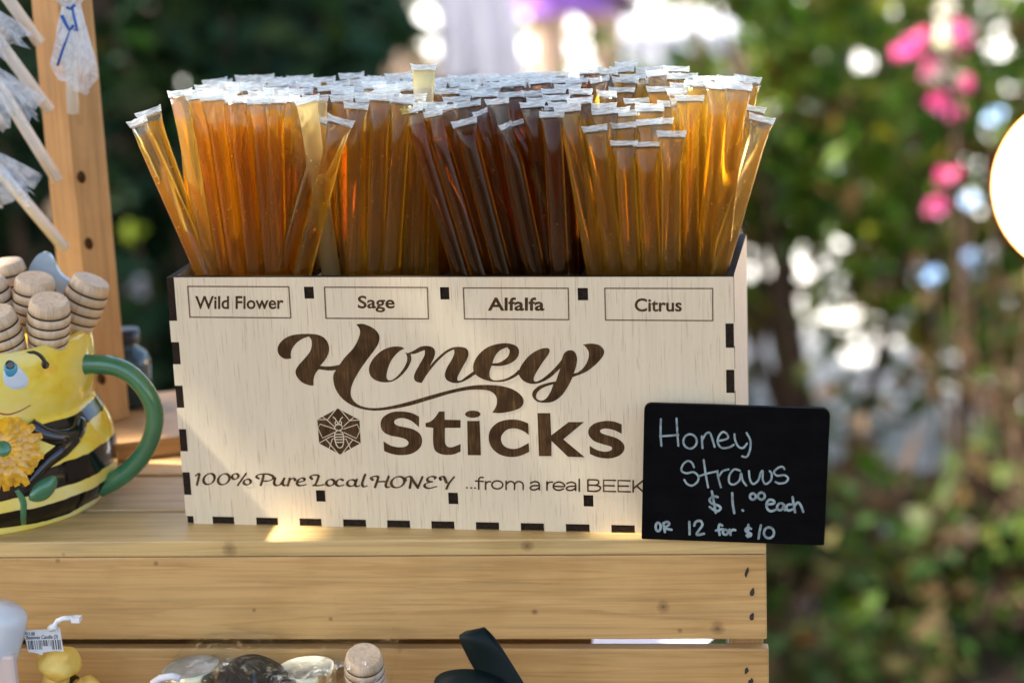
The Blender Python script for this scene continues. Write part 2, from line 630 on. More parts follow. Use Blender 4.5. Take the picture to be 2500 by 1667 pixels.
def shrub(name, label, base, h, rx, ry, nleaf, L, mat, seed, nstem=7, group=None, cat='shrub', shape=1.0, gaps=True, low=.08, mat_stem='stem'):
    rnd = random.Random(seed)
    root = empty(name, base, label=label, cat=cat, group=group)
    st = MB()
    tips = []
    for i in range(nstem):
        a = rnd.uniform(0, 2 * math.pi)
        q = rnd.uniform(.25, .95)
        tip = Vector((math.cos(a) * rx * q, math.sin(a) * ry * q, h * rnd.uniform(.65, .98)))
        b = Vector((math.cos(a) * rx * .12, math.sin(a) * ry * .12, 0))
        mid = b.lerp(tip, .5) + Vector((rnd.uniform(-.1, .1) * rx, rnd.uniform(-.1, .1) * ry, h * .08))
        pts = [b, b.lerp(mid, .5), mid, mid.lerp(tip, .55), tip]
        th = .006 + .010 * h
        st.tube(pts, [th, th * .85, th * .65, th * .45, th * .2], 7)
        tips += [(mid, .6), (pts[3], .8), (tip, 1)]
    st.build('stems', M[mat_stem], root)
    lf = MB()
    o = Vector(base)
    cl = [(t + Vector((rnd.gauss(0, .12) * rx, rnd.gauss(0, .12) * ry, rnd.gauss(0, .06) * h)), rnd.uniform(.12, .3)) for t, _ in tips for _k in range(2)]
    n = 0
    tries = 0
    while n < nleaf and tries < nleaf * 6:
        tries += 1
        if rnd.random() < .55:
            c, r = rnd.choice(cl)
            p = c + Vector((rnd.gauss(0, r) * rx, rnd.gauss(0, r) * ry, rnd.gauss(0, r * .6) * h))
        else:
            u, v, wv = (rnd.uniform(-1, 1) for _ in range(3))
            zz = rnd.uniform(low, 1.0)
            prof = (1 - abs(2 * zz - .9) ** 2.4 * .75) ** .5 if shape else 1
            p = Vector((u * rx * prof, v * ry * prof, zz * h))
        if p.z < low * h * .5 or (p.x / rx) ** 2 + (p.y / ry) ** 2 > 1.5:
            continue
        if gaps and in_gap(o + p):
            continue
        if in_beam(o + p, .075):
            continue
        d = Vector((rnd.gauss(0, 1), rnd.gauss(0, 1), rnd.gauss(-.25, .7))).normalized()
        nn = Vector((rnd.gauss(0, .8), rnd.gauss(-.5, .8), rnd.gauss(.7, .6))).normalized()
        if abs(d.dot(nn)) > .95:
            continue
        s = L * rnd.uniform(.6, 1.35)
        leaf(lf, p, d, (nn - d * nn.dot(d)).normalized(), s, s * rnd.uniform(.4, .62))
        n += 1
    lf.build('leaves', M[mat], root)
    return root

# shrubs in the sun beyond the stall (right half of the view) -- rows from near to far
specs = [
    ('leafy_shrub', 'olive green shrub growing behind the chalkboard sign, pale gaps through its leaves', (.62, 2.95), 1.02, .40, .30, 2300, .055, 'leaf'),
    ('leafy_shrub', 'bright green shrub under the pink blossoms beside the glowing globe lamp', (1.12, 3.3), 1.15, .45, .34, 2300, .06, 'leaf'),
    ('leafy_shrub', 'tall yellowish green shrub behind the citrus straws', (.92, 4.2), 1.16, .36, .30, 1900, .06, 'leaf'),
    ('leafy_shrub', 'dense low green shrub between the chalkboard sign and the thin trunk', (.47, 3.35), .78, .34, .26, 1500, .05, 'leaf'),
    ('leafy_shrub', 'dense olive shrub low behind the brown stems under the globe lamp', (.98, 2.85), .70, .36, .22, 1300, .05, 'leaf'),
    ('leafy_shrub', 'large green and ochre shrub behind the pink blossoms', (1.15, 4.7), 1.25, .55, .34, 2200, .065, 'leaf'),
    ('leafy_shrub', 'green shrub at the far edge beside the person in purple', (.78, 5.9), .82, .30, .30, 800, .07, 'leaf'),
]
for i, (nm, lb, (x, y), h, rx, ry, n, L, mt) in enumerate(specs):
    shrub(nm, lb, (x, y, GZ), h, rx, ry, n, L, mt, 20 + i, group='shrubs in the sun behind the stall')
specs = [
    ('dry_shrub', 'low brown twiggy shrub below the olive shrub, behind the crate end', (.52, 2.15), .34, .20, .16, 200, .05, 'leaf_dry'),
    ('dry_shrub', 'bare brown stemmed shrub with dry leaves standing below the globe lamp', (.84, 2.3), .50, .24, .2, 220, .05, 'leaf_dry'),
]
for i, (nm, lb, (x, y), h, rx, ry, n, L, mt) in enumerate(specs):
    shrub(nm, lb, (x, y, GZ), h, rx, ry, n, L, mt, 40 + i, nstem=11, group='dry shrubs low behind the crate')
specs = [
    ('low_green_plant', 'low green leafy plant on the ground just past the crate end', (.36, 2.05), .34, .17, .16, 420, .05, 'leaf_low'),
    ('low_green_plant', 'low dark leafy plant at the bottom picture corner under the lamp', (.92, 2.1), .36, .2, .16, 420, .05, 'leaf_low'),
    ('low_green_plant', 'low dark leafy plant nearest to the crate end', (.42, 1.8), .16, .2, .13, 300, .045, 'leaf_low'),
    ('low_green_plant', 'low green leafy plant on the ground below the dry stems', (.66, 2.0), .24, .22, .15, 420, .05, 'leaf_low'),
]
for i, (nm, lb, (x, y), h, rx, ry, n, L, mt) in enumerate(specs):
    shrub(nm, lb, (x, y, GZ), h, rx, ry, n, L, mt, 50 + i, nstem=6, group='low green plants on the ground', cat='plant')
# dark shrubs in the shade (left half)
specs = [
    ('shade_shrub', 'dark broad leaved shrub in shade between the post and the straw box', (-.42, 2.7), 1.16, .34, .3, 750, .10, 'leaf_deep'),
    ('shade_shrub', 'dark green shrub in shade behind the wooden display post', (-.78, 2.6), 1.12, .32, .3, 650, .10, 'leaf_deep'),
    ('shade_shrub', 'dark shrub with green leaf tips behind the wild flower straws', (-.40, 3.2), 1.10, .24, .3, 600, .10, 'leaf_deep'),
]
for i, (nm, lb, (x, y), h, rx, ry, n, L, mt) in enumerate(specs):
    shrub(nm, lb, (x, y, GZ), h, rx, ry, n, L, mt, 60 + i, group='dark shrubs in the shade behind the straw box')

M['spot_pale'] = plain('pale_disc', (.80, .80, .82), .5, .05)
M['spot_green'] = plain('yellow_green_disc', (.50, .62, .05), .4, .1)
def bright_spots():  # added petal and leaf tufts standing for blurred discs of light
    rnd = random.Random(2)
    for c, r, mt, nm, lb, n in ((LITS[0], .024, 'spot_green', 'green_light_spot', 'added tuft standing for a yellow green light disc in the dark between post and straw box', 12),
                            (LITS[1], .022, 'spot_pale', 'white_light_spot', 'added stand-in for a white light disc low in the dark just beside the straw box corner', 14),
                            (LITS[2], .010, 'spot_pale', 'white_light_spot', 'added stand-in for a small white light disc high in the dark above the leaning straws', 10),
                            (LITS[3], .009, 'spot_pale', 'white_light_spot', 'added stand-in for a faint small white light disc at the box corner behind the straws', 10)):
        root = empty(nm, (c.x, c.y, GZ), label=lb, cat='blossom' if 'white' in nm else 'plant')
        h = c - Vector((c.x, c.y, GZ))
        mb = MB()
        mb.tube([(0, 0, 0), h * .5 + Vector((.02, .02, 0)), h], [.004, .003, .0015], 6)
        mb.build('stem', M['stem'], root)
        mb = MB()
        for j in range(n):
            d = Vector((rnd.gauss(-.3, 1), rnd.gauss(-.4, 1), rnd.gauss(.3, 1))).normalized()
            nn = Vector((rnd.gauss(-.6, .5), rnd.gauss(-.6, .5), rnd.gauss(.6, .5))).normalized()
            if abs(d.dot(nn)) > .95:
                continue
            leaf(mb, h + d * r * .1, d, (nn - d * nn.dot(d)).normalized(), r, r * .8)
        mb.build('petals' if 'white' in nm else 'leaves', M[mt], root)
bright_spots()

M['petal_yellow'] = plain('yellow_orange_petals', (.80, .36, .015), .5, .12)
M['spot_blue'] = plain('pale_blue_disc', (.42, .62, .86), .5, .1)
def blossoms_and_spots():  # yellow ones are flowers; white and blue ones stand for blurred light discs
    rnd = random.Random(14)
    for (px, py, y, r, mt, nm, lb) in (
        (1972, 1556, 1.98, .013, 'petal_yellow', 'yellow_blossom', 'ochre yellow blossom low beside the crate end'),
        (2288, 1612, 1.95, .020, 'petal_yellow', 'yellow_blossom', 'orange yellow blossom lowest near the bottom picture corner'),
        (1992, 1468, 2.05, .014, 'spot_pale', 'white_light_spot', 'added stand-in for a pale light disc low in the shade right past the crate end'),
        (2034, 1420, 2.05, .010, 'spot_pale', 'white_light_spot', 'added stand-in for a small pale light disc just above the lowest pale one past the crate end'),
        (2164, 1292, 2.1, .011, 'spot_pale', 'white_light_spot', 'added stand-in for a round pale light disc under the chalkboard corner among brown stems'),
        (2288, 1366, 2.1, .010, 'spot_pale', 'white_light_spot', 'added stand-in for a faint pale light disc among the dry stems below the lamp'),
        (2078, 1136, 2.3, .013, 'spot_pale', 'white_light_spot', 'added stand-in for a pale light disc beside the chalkboard edge at mid height'),
        (2278, 676, 2.5, .017, 'spot_blue', 'blue_light_spot', 'added stand-in for a pale blue light disc below the lower pink blossoms'),
        (2366, 628, 2.5, .015, 'spot_blue', 'blue_light_spot', 'added stand-in for a pale blue light disc close under the globe lamp'),
        (2428, 285, 2.5, .018, 'spot_blue', 'blue_light_spot', 'added stand-in for a pale blue light disc just above the globe lamp'),
        (2366, 486, 2.5, .016, 'spot_blue', 'blue_light_spot', 'added stand-in for a pale blue light disc between the lower pink blossoms and the lamp')):
        c = at_y(px, py, y)
        root = empty(nm, (c.x, c.y, GZ), label=lb, cat='blossom')
        h = c - Vector((c.x, c.y, GZ))
        mb = MB()
        mb.tube([(0, 0, 0), h * .5 + Vector((.015, .02, 0)), h], [.004, .003, .0015], 6)
        mb.build('stem', M['stem'], root)
        mb = MB()
        for j in range(11):
            d = Vector((rnd.gauss(-.3, 1), rnd.gauss(-.4, 1), rnd.gauss(.3, 1))).normalized()
            nn = Vector((rnd.gauss(-.5, .5), rnd.gauss(-.7, .5), rnd.gauss(.6, .5))).normalized()
            if abs(d.dot(nn)) < .95:
                leaf(mb, h + d * r * .1, d, (nn - d * nn.dot(d)).normalized(), r, r * .85)
        mb.build('petals', M[mt], root)
blossoms_and_spots()

# dark hedge bank further back on the left and a mixed hedge closing the view on the right
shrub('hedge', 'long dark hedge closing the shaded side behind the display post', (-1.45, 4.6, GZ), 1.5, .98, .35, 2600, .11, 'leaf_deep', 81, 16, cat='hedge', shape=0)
shrub('hedge', 'far green hedge beyond the pale path, behind the globe lamp', (4.3, 11.8, GZ), 1.6, 2.9, .5, 2600, .16, 'leaf', 82, 16, cat='hedge', shape=0, gaps=True)

shrub('hedge', 'green hedge behind the person in purple and the white cloth tables', (.45, 9.2, GZ), 1.25, 1.75, .4, 2200, .11, 'leaf', 83, 14, cat='hedge', shape=0, gaps=False)

shrub('hedge', 'tall green hedge far past the globe lamp, outside the straw box side', (3.6, 5.8, GZ), 1.7, 1.75, .5, 2600, .11, 'leaf', 84, 14, cat='hedge', shape=0, gaps=False)
shrub('hedge', 'dark hedge far out past the mug side of the stall', (-3.6, 3.9, GZ), 1.7, 1.2, .5, 2200, .12, 'leaf_deep', 85, 14, cat='hedge', shape=0, gaps=False)

# trees: trunk in view, unseen crown set aside to throw the dappled shade
def tree(label, base, r, h, crown_c, crown_r, nleaf, L, seed, holes=None, name='tree'):
    rnd = random.Random(seed)
    root = empty(name, base, label=label, cat='tree', group='trees shading the stall')
    tr = MB()
    pts = [Vector((rnd.uniform(-.02, .02) * i, rnd.uniform(-.02, .02) * i, h * i / 6)) for i in range(7)]
    tr.tube(pts, [r * (1.25 if i == 0 else 1 - .06 * i) for i in range(7)], 14)
    cc = Vector(crown_c) - Vector(base)
    top = pts[-1]
    for i in range(9):
        a = rnd.uniform(0, 2 * math.pi)
        e = cc + Vector((math.cos(a) * crown_r[0] * .75, math.sin(a) * crown_r[1] * .75, rnd.uniform(-.3, .5) * crown_r[2]))
        tr.tube([top - Vector((0, 0, .1)), top.lerp(e, .4) + Vector((0, 0, .1)), e], [r * .4, r * .25, r * .08], 7)
    tr.build('trunk', M['bark'], root)
    lf = MB()
    n = 0
    while n < nleaf:
        q = Vector((rnd.uniform(-1, 1), rnd.uniform(-1, 1), rnd.uniform(-1, 1)))
        if q.length > 1:
            continue
        p = cc + Vector((q.x * crown_r[0], q.y * crown_r[1], q.z * crown_r[2]))
        if in_beam(Vector(base) + p, .22):
            n += 1
            continue
        if holes and holes(Vector(base) + p, rnd):
            n += 1
            continue
        d = Vector((rnd.gauss(0, 1), rnd.gauss(0, 1), rnd.gauss(-.2, .4))).normalized()
        nn = Vector((rnd.gauss(0, .4), rnd.gauss(0, .4), 1)).normalized()
        s = L * rnd.uniform(.7, 1.3)
        leaf(lf, p, d, (nn - d * nn.dot(d)).normalized(), s, s * .6)
        n += 1
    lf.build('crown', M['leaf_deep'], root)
    return root

tree('brown tree trunk in deep shade behind the wild flower straws', (-.36, 3.75, GZ), .12, 2.9, (-3.0, 3.2, 2.1), (1.25, 1.9, .45), 2400, .32, 5)
tree('slender dark trunk in the shade next to the display post', (-.74, 3.3, GZ), .07, 2.9, (-3.7, 4.5, 2.4), (1.2, 1.5, .4), 1500, .32, 6)
tree('thin brown trunk among the sunlit shrubs behind the chalkboard sign', (1.06, 3.9, GZ), .035, 2.6, (-.9, 4.0, 2.5), (1.3, 1.6, .4), 150, .22, 8)

# ---- pink blossoms
M['petal'] = leafmat('pink_petals', [(0, (.72, .03, .30)), (.5, (.80, .10, .48)), (1, (.85, .30, .62))], .4, .5)
M['petal_white'] = leafmat('white_petals', [(0, (.82, .80, .80)), (1, (.85, .78, .82))], .4, .5)
def blossom_plant():
    rnd = random.Random(3)
    y = 2.35
    base = at_y(2330, 700, y)
    base.z = GZ
    root = empty('flowering_plant', base, label='pink and white blossoms on thin stems in front of the green shrubs', cat='flowering plant')
    inv = -Vector(base)
    spots = [(2230, 110, 30, 0), (2200, 128, 22, 0), (2345, 70, 26, 0), (2350, 110, 24, 0), (2270, 170, 26, 0), (2290, 250, 26, 0), (2335, 275, 22, 0), (2360, 205, 20, 0), (2300, 432, 24, 0), (2330, 425, 18, 0), (2285, 505, 28, 0), (2255, 85, 20, 0),
             (2310, 20, 24, 1), (2305, 70, 26, 1), (2305, 110, 24, 1), (2310, 175, 26, 1), (2335, 195, 20, 1), (2285, 180, 20, 1), (2315, 430, 12, 1)]
    stems = MB()
    top = at_y(2330, 60, y) + inv
    main = [Vector((0, 0, 0)), Vector((.02, .02, .4)), Vector((.0, .0, .7)), top]
    stems.tube(main, [.009, .007, .005, .003], 7)
    for i, (px, py, r, kind) in enumerate(spots):
        c = at_y(px, py, y + rnd.uniform(-.05, .05)) + inv
        k = min(.98, max(.3, c.z / top.z))
        a = Vector((0, 0, 0)).lerp(top, k * .93)
        stems.tube([a, a.lerp(c, .5) + Vector((0, 0, .01)), c], [.003, .002, .0015], 5)
        mbp = MB()
        rad = r / CAM_F * 3.0
        for j in range(26):
            d = Vector((rnd.gauss(0, 1), rnd.gauss(-.4, 1), rnd.gauss(.3, 1))).normalized()
            nn = Vector((rnd.gauss(0, 1), rnd.gauss(-.6, 1), rnd.gauss(.8, 1))).normalized()
            if abs(d.dot(nn)) > .95:
                continue
            leaf(mbp, c + d * rad * rnd.uniform(0, .4), d, (nn - d * nn.dot(d)).normalized(), rad * 1.0, rad * .8)
        mbp.build('blossom', M['petal_white' if kind else 'petal'], root)
    stems.build('stems', M['stem'], root)
blossom_plant()

# ---- person far behind in purple, white cloths
def person():
    y = 6.6
    hip = at_y(1405, -25, y)
    k = y + .75
    pxm = k / CAM_F
    root = empty('person', (hip.x, y, GZ), label='person in purple clothing with bare legs standing far behind the straws', cat='person')
    o = Vector((hip.x, y, GZ))
    H = hip.z - GZ
    names = {}
    V, E_, RR = [], [], []
    def v(p, r):
        V.append(p); RR.append(r)
        return len(V) - 1
    pel = v((0, 0, H + .06), .12)
    wa = v((0, 0, H + .22), .105); E_.append((pel, wa))
    ch = v((0, 0, H + .42), .125); E_.append((wa, ch))
    nk = v((0, 0, H + .56), .05); E_.append((ch, nk))
    h1 = v((0, -.01, H + .66), .075); E_.append((nk, h1))
    h2 = v((0, -.01, H + .76), .08); E_.append((h1, h2))
    for s in (-1, 1):
        hp = v((s * .095, 0, H - .02), .085); E_.append((pel, hp))
        kn = v((s * .11, -.05, H * .52), .055); E_.append((hp, kn))
        an = v((s * .09, .0, .08), .036); E_.append((kn, an))
        ft = v((s * .10, -.14, .03), .032); E_.append((an, ft))
        sh = v((s * .17, 0, H + .47), .05); E_.append((ch, sh))
        el = v((s * .23, .02, H + .22), .04); E_.append((sh, el))
        wr = v((s * .19, -.16, H + .10), .03); E_.append((el, wr))
        hd = v((s * .17, -.24, H + .10), .034); E_.append((wr, hd))
    me = bpy.data.meshes.new('body')
    me.from_pydata([Vector(p) for p in V], E_, [])
    ob = bpy.data.objects.new('body', me)
    col.objects.link(ob)
    sk = ob.modifiers.new('skin', 'SKIN')
    for i, d in enumerate(me.skin_vertices[0].data):
        d.radius = (RR[i], RR[i])
        d.use_root = i == 0
    ob.modifiers.new('sub', 'SUBSURF').levels = 2
    dg = bpy.context.evaluated_depsgraph_get()
    m2 = bpy.data.meshes.new_from_object(ob.evaluated_get(dg), depsgraph=dg)
    bpy.data.objects.remove(ob)
    m2.materials.append(plain('skin_tone', (.42, .29, .21), .5, .05, 20, Subsurface_Weight=.0))
    m2.polygons.foreach_set('use_smooth', [True] * len(m2.polygons))
    ob = bpy.data.objects.new('body', m2)
    col.objects.link(ob)
    ob.parent = root
    purple = plain('purple_cloth', (.22, .09, .42), .8, .2, 14)
    mb = MB()
    mb.lathe([(.215, H - .075), (.20, H + .02), (.17, H + .14), (.135, H + .24), (.15, H + .36), (.165, H + .46), (.12, H + .52), (.06, H + .55)], 28, Matrix.Diagonal((1, .72, 1, 1)))
    mb.build('dress', purple, root)
    mb = MB()
    mb.ball((0, .015, H + .75), .105, 16, (1, 1.05, 1.05))
    mb.build('hair', plain('brown_hair', (.06, .035, .02), .6), root)
person()

M['cloth_white'] = plain('white_cloth', (.42, .44, .50), .8, .08, 12)
def cloth_table(label, pxl, pxr, pytop, y, depth, seed):
    rnd = random.Random(seed)
    a, b = at_y(pxl, pytop, y), at_y(pxr, pytop, y)
    wd = (b.x - a.x)
    c = Vector(((a.x + b.x) / 2, y, GZ))
    h = (a.z + b.z) / 2 - GZ
    root = empty('cloth_covered_table', c, label=label, cat='table', group='tables under white cloths far behind')
    mb = MB()
    mb.box((-wd / 2 + .01, .01, h - .03), (wd / 2 - .01, depth, h - .004))
    mb.build('table_top', M['pine'], root)
    mb = MB()
    n = 40
    rows = []
    ph = rnd.uniform(0, 6)
    path = [(-wd / 2, depth)] + [(-wd / 2, depth * (1 - i / 6)) for i in range(1, 7)] + [(-wd / 2 + wd * i / n, 0) for i in range(1, n)] + [(wd / 2, depth * i / 6) for i in range(7)]
    vs, fs = [], []
    k = len(path)
    for lev in range(6):
        t = lev / 5
        for i, (x, yy) in enumerate(path):
            wv = math.sin(i * 1.15 + ph) * .03 * t + math.sin(i * .47 + ph) * .02 * t
            vs.append((x * (1 + .05 * t) + wv * .4, yy - .05 * t - wv if yy < depth * .5 else yy, h * (1 - t) + .02))
    for lev in range(5):
        for i in range(k - 1):
            fs.append((lev * k + i, (lev + 1) * k + i, (lev + 1) * k + i + 1, lev * k + i + 1))
    mb.add(vs, fs, True)
    mb.add([(-wd / 2, 0, h + .021), (wd / 2, 0, h + .021), (wd / 2, depth, h + .021), (-wd / 2, depth, h + .021)], [(0, 1, 2, 3)])
    mb.build('tablecloth', M['cloth_white'], root)
    for sx in (-1, 1):
        for sy in (0, 1):
            l = MB()
            l.box((sx * (wd / 2 - .06) - .02, .05 + sy * (depth - .14), 0), (sx * (wd / 2 - .06) + .02, .09 + sy * (depth - .14), h - .03))
            l.build('leg', M['pine'], root)
cloth_table('white cloth covered table to the side of the person in purple, behind the sage straws', 1060, 1270, -40, 7.4, .8, 1)
cloth_table('low white cloth covered table behind the citrus straws', 1520, 1830, 95, 6.9, .7, 2)
def bag(label, px, py, wpx, hpx, y, mat, name, cat):
    b = at_y(px, py, y)
    s = (y + .75) / CAM_F
    W_, H_ = wpx * s, hpx * s
    mb = MB()
    prof = [(.001, 0), (.46, 0), (.5, .06), (.52, .4), (.46, .75), (.40, .97), (.36, 1.0), (.34, .96), (.001, .9)]
    mb.lathe([(r * W_, z * H_) for r, z in prof], 18, Matrix.Diagonal((1, .6, 1, 1)))
    o = mb.build(name, mat)
    o.location = (b.x, y, b.z)
    return tag(o, label, cat)
bag('round white bag on the low white table next to the person in purple', 1570, 250, 130, 180, 6.98, M['cloth_white'], 'white_bag', 'bag')
bag('salmon pink pouch on the low white table beside the round white bag', 1497, 240, 70, 75, 6.95, plain('pink_cloth', (.75, .30, .30), .7), 'pink_pouch', 'pouch')

# ---- added unseen sheet over the stall, its gaps cut to let single sun beams through
def sun_blocker():
    zc = 1.75
    def foot(p):      # where the beam that lands on world point p crosses the blocking sheet
        p = Vector(p)
        return p + SUN_DIR * ((zc - p.z) / SUN_DIR.z)
    slits = []
    def beam(p, rx, ry):
        q = foot(p)
        slits.append((q.x, q.y, rx, ry))
    fr = BOXM @ Vector((-.072, -.004, .006))
    beam(fr + Vector((-.020, 0, 0)), .031, .020)
    beam(CRM @ Vector((-.130, .047, 0)), .016, .018)
    beam(CRM @ Vector((-.150, .075, .009)), .016, .02)
    beam(BOXM @ Vector((-.055, .012, .150)), .013, .022)
    beam(BOXM @ Vector((-.100, .030, .150)), .030, .030)
    beam(BOXM @ Vector((.060, .030, .172)), .014, .014)
    beam(BOXM @ Vector((.095, .025, .168)), .018, .022)
    beam(BOXM @ Vector((-.020, .022, .170)), .010, .012)
    beam(CRM @ Vector((.108, .160, -.11)), .026, .030)
    beam(CRM @ Vector((-.19, .15, -.11)), .02, .02)
    beam(BOXM @ Vector((.105, .04, .15)), .012, .03)
    c0 = foot((0, .05, .03))
    lo = Vector((c0.x - 1.5, -1.7))
    hi = Vector((c0.x + 2.4, .46))
    root = empty('sun_blocker', (c0.x, -.1, GZ), label='added unseen tan sheet over the honey stall, its gaps shaping the sunbeams', cat='sun_blocker')
    # built of narrow cells; the cells over a gap are left open
    cs = .008
    nx, ny = int((hi.x - lo.x) / cs), int((hi.y - lo.y) / cs)
    mb = MB()
    vs = [(lo.x + i * cs - c0.x, lo.y + j * cs + .1, zc - GZ) for j in range(ny + 1) for i in range(nx + 1)]
    fs = []
    for j in range(ny):
        for i in range(nx):
            x, y = lo.x + (i + .5) * cs, lo.y + (j + .5) * cs
            if not any(((x - a) / rx) ** 2 + ((y - b) / ry) ** 2 < 1 for a, b, rx, ry in slits):
                q = j * (nx + 1) + i
                fs.append((q, q + 1, q + nx + 2, q + nx + 1))
    mb.add(vs, fs)
    mb.build('fabric', plain('blocker_cloth', (.42, .38, .32), .9), root)
    for (x, y) in ((lo.x + .03, lo.y + .03), (lo.x + .03, hi.y - .03), (hi.x - .03, hi.y - .03), (hi.x - .03, lo.y + .03)):
        p = MB()
        p.box((x - c0.x - .02, y + .1 - .02, 0), (x - c0.x + .02, y + .1 + .02, zc - GZ - .002))
        if abs(x) > .8 or y < -.3:
            p.build('pole', M['pine'], root)
sun_blocker()

# ---- glowing globe lamp
def globe():
    y = .42
    c = at_y(2652, 452, y)
    r = 237 / CAM_F * (c - CAM).dot(_f)
    k = NT('frosted_globe_glow')
    k.set(Base_Color=(.9, .85, .75, 1), Roughness=.3, Emission_Color=(1, .87, .70, 1), Emission_Strength=3.2)
    root = empty('globe_lamp', c - Vector((0, 0, r)), label='round glowing warm white globe lamp at the edge of the view', cat='lamp')
    mb = MB()
    mb.ball((0, 0, r), r * .93, 48)
    mb.build('glowing_bulb', k.m, root)
    g = NT('orange_rim_shell')  # shell added so the lamp's glow turns orange towards its rim
    tp = g.n('ShaderNodeBsdfTransparent')
    g.l(tp.outputs[0], g.out.inputs['Surface'])
    va = g.n('ShaderNodeVolumeAbsorption')
    va.inputs['Color'].default_value = (.988, .62, .2, 1)
    va.inputs['Density'].default_value = 115
    g.l(va.outputs[0], g.out.inputs['Volume'])
    mb = MB()
    mb.ball((0, 0, r), r, 48)
    mb.build('globe', g.m, root)
    mb = MB()
    mb.lathe([(.001, -.02), (.03, -.02), (.034, -.012), (.034, .006), (.028, .012), (.02, .012)], 24)
    mb.build('lamp_base', plain('brass', (.4, .27, .1), .35, Metallic=1.0), root)
    mb = MB()
    z0 = c.z - r - .02
    mb.tube([(0, 0, -.02), (0, 0, GZ - (c.z - r))], .011, 12)
    mb.lathe([(.001, GZ - (c.z - r) + .03), (.10, GZ - (c.z - r) + .025), (.12, GZ - (c.z - r) + .002), (.001, GZ - (c.z - r) + .002)], 28)
    mb.build('stand', plain('dark_metal', (.03, .03, .03), .4, Metallic=.8), root)
globe()

# ================================================================== the stall: table and wooden crate
TZ = -.11
def table():
    root = empty('stall_table', CRM @ Vector((-.05, .1, GZ)), label='wooden stall table the slatted crate stands on', cat='table')
    mb = MB()
    mt = CRM.to_3x3().to_4x4()
    mb.box((-.75, -.16, TZ - .025 - GZ), (.1185, .24, TZ - GZ), mt)
    mb.build('table_top', pine('table_board', (.34, .20, .10), 0), root)
    for x in (-.65, .09):
        for y in (-.13, .21):
            l = MB()
            l.box((x - .02, y - .02, 0), (x + .02, y + .02, TZ - .025 - GZ), mt)
            l.build('leg', M['pine'], root)
table()
XE = .1207
YF = -.012
def crate():
    root = empty('wooden_crate', mtx=CRM @ Matrix.Translation((0, 0, TZ)), label='slatted pine crate with dark nail marks that carries the honey straw box', cat='crate')
    def part(name, lo, hi, mat, bev=.0007):
        mb = MB()
        mb.box(lo, hi)
        c = Vector([(a + b) / 2 for a, b in zip(lo, hi)])
        mb.v = [tuple(Vector(q) - c) for q in mb.v]
        return mb.build(name, mat, root, Matrix.Translation(c), bev)
    z = -TZ
    ZS = [(-.0065, 0), (-.0414, -.0068), (-.080, -.0453), (-.1095, -.0840)]
    XL = -.44
    mid = (XE + XL) / 2
    def kn(px, py, r, ztop, zbot):
        p = on_crate(px, py, YF)
        return (p.x - mid, -.003, p.z - (ztop + zbot) / 2, r)
    k1 = [kn(1619, 1481, .0028, -.0068, -.0414), kn(1752, 1532, .0032, -.0068, -.0414), kn(1305, 1494, .0016, -.0068, -.0414), kn(1660, 1540, .0012, -.0068, -.0414), kn(807, 1511, .0011, -.0068, -.0414), kn(620, 1490, .0010, -.0068, -.0414), kn(380, 1375, .0012, -.0068, -.0414), kn(140, 1368, .0013, -.0068, -.0414)]
    k0 = [kn(1287, 1333, .0026, 0, -.0065), kn(560, 1340, .0034, 0, -.0065), kn(155, 1353, .0012, 0, -.0065), kn(540, 1297, .001, 0, -.0065)]
    B0 = (.59, .355, .13)
    # top planks run along the crate; a dark joint between them
    part('top_plank', (XL, YF, z + ZS[0][0]), (XE, .0225, z), pine('top_plank_pine', (.61, .42, .17), 0, [(q[0], -.0165, q[2], q[3]) for q in k0]))
    part('top_plank', (XL, .0272, z + ZS[0][0]), (XE - .001, .0700, z - .0002), pine('top_plank_rear_pine', (.58, .38, .17), 0))
    part('top_plank', (XL, .0740, z + ZS[0][0]), (XE - .0005, .1180, z), pine('top_plank_back_pine', (.58, .38, .17), 0))
    mats = [pine('front_slat_pine', B0, 0, k1), pine('lower_slat_pine', (.56, .335, .12), 0, [(.18, -.003, .006, .0012)]), pine('bottom_slat_pine', B0, 0)]
    for (z0, z1), mt, xe in zip(ZS[1:], mats, (XE, XE + .0006, XE)):
        part('front_slat', (XL, YF + .0004, z + z0), (xe, YF + .0062, z + z1), mt)
    endm = pine('end_board_pine', (.45, .25, .10), 2)
    part('end_board', (XE - .0145, YF + .0064, .0005), (XE - .0012, .118, z - .0067), endm)
    part('end_board', (XL + .0012, YF + .0064, .0005), (XL + .0145, .118, z - .0067), endm)
    # boards closing the back of the crate, open towards its end
    for z0, z1 in ((-.0414, -.0068), (-.0760, -.0440), (-.1095, -.0790)):
        part('back_slat', (XL + .015, .1120, z + z0), (.045, .1178, z + z1), mats[2])
    # dark nail heads in the end of the slats
    nm = plain('rusty_nail', (.03, .02, .015), .7, .4, 800)
    for px, py in ((1823, 1397), (1837, 1447), (1836, 1505), (1822, 1637), (1833, 1664)):
        p = on_crate(px, py, YF)
        mb = MB()
        rnd = random.Random(px)
        n = 9
        loop = [(math.cos(2 * math.pi * i / n) * .00085 * rnd.uniform(.6, 1.3), math.sin(2 * math.pi * i / n) * .0019 * rnd.uniform(.6, 1.2)) for i in range(n)]
        mb.add([(x + z_ * .15, .0005, z_) for x, z_ in loop] + [(x + z_ * .15, -.00012, z_) for x, z_ in loop], [tuple(range(n, 2 * n))] + [(i, (i + 1) % n, n + (i + 1) % n, n + i) for i in range(n)])
        mb.build('nail', nm, root, Matrix.Translation((p.x, YF + .0003, p.z - TZ)))
crate()
mb = MB()
mb.box((-.034, -.045, 0), (.034, .045, .0006))
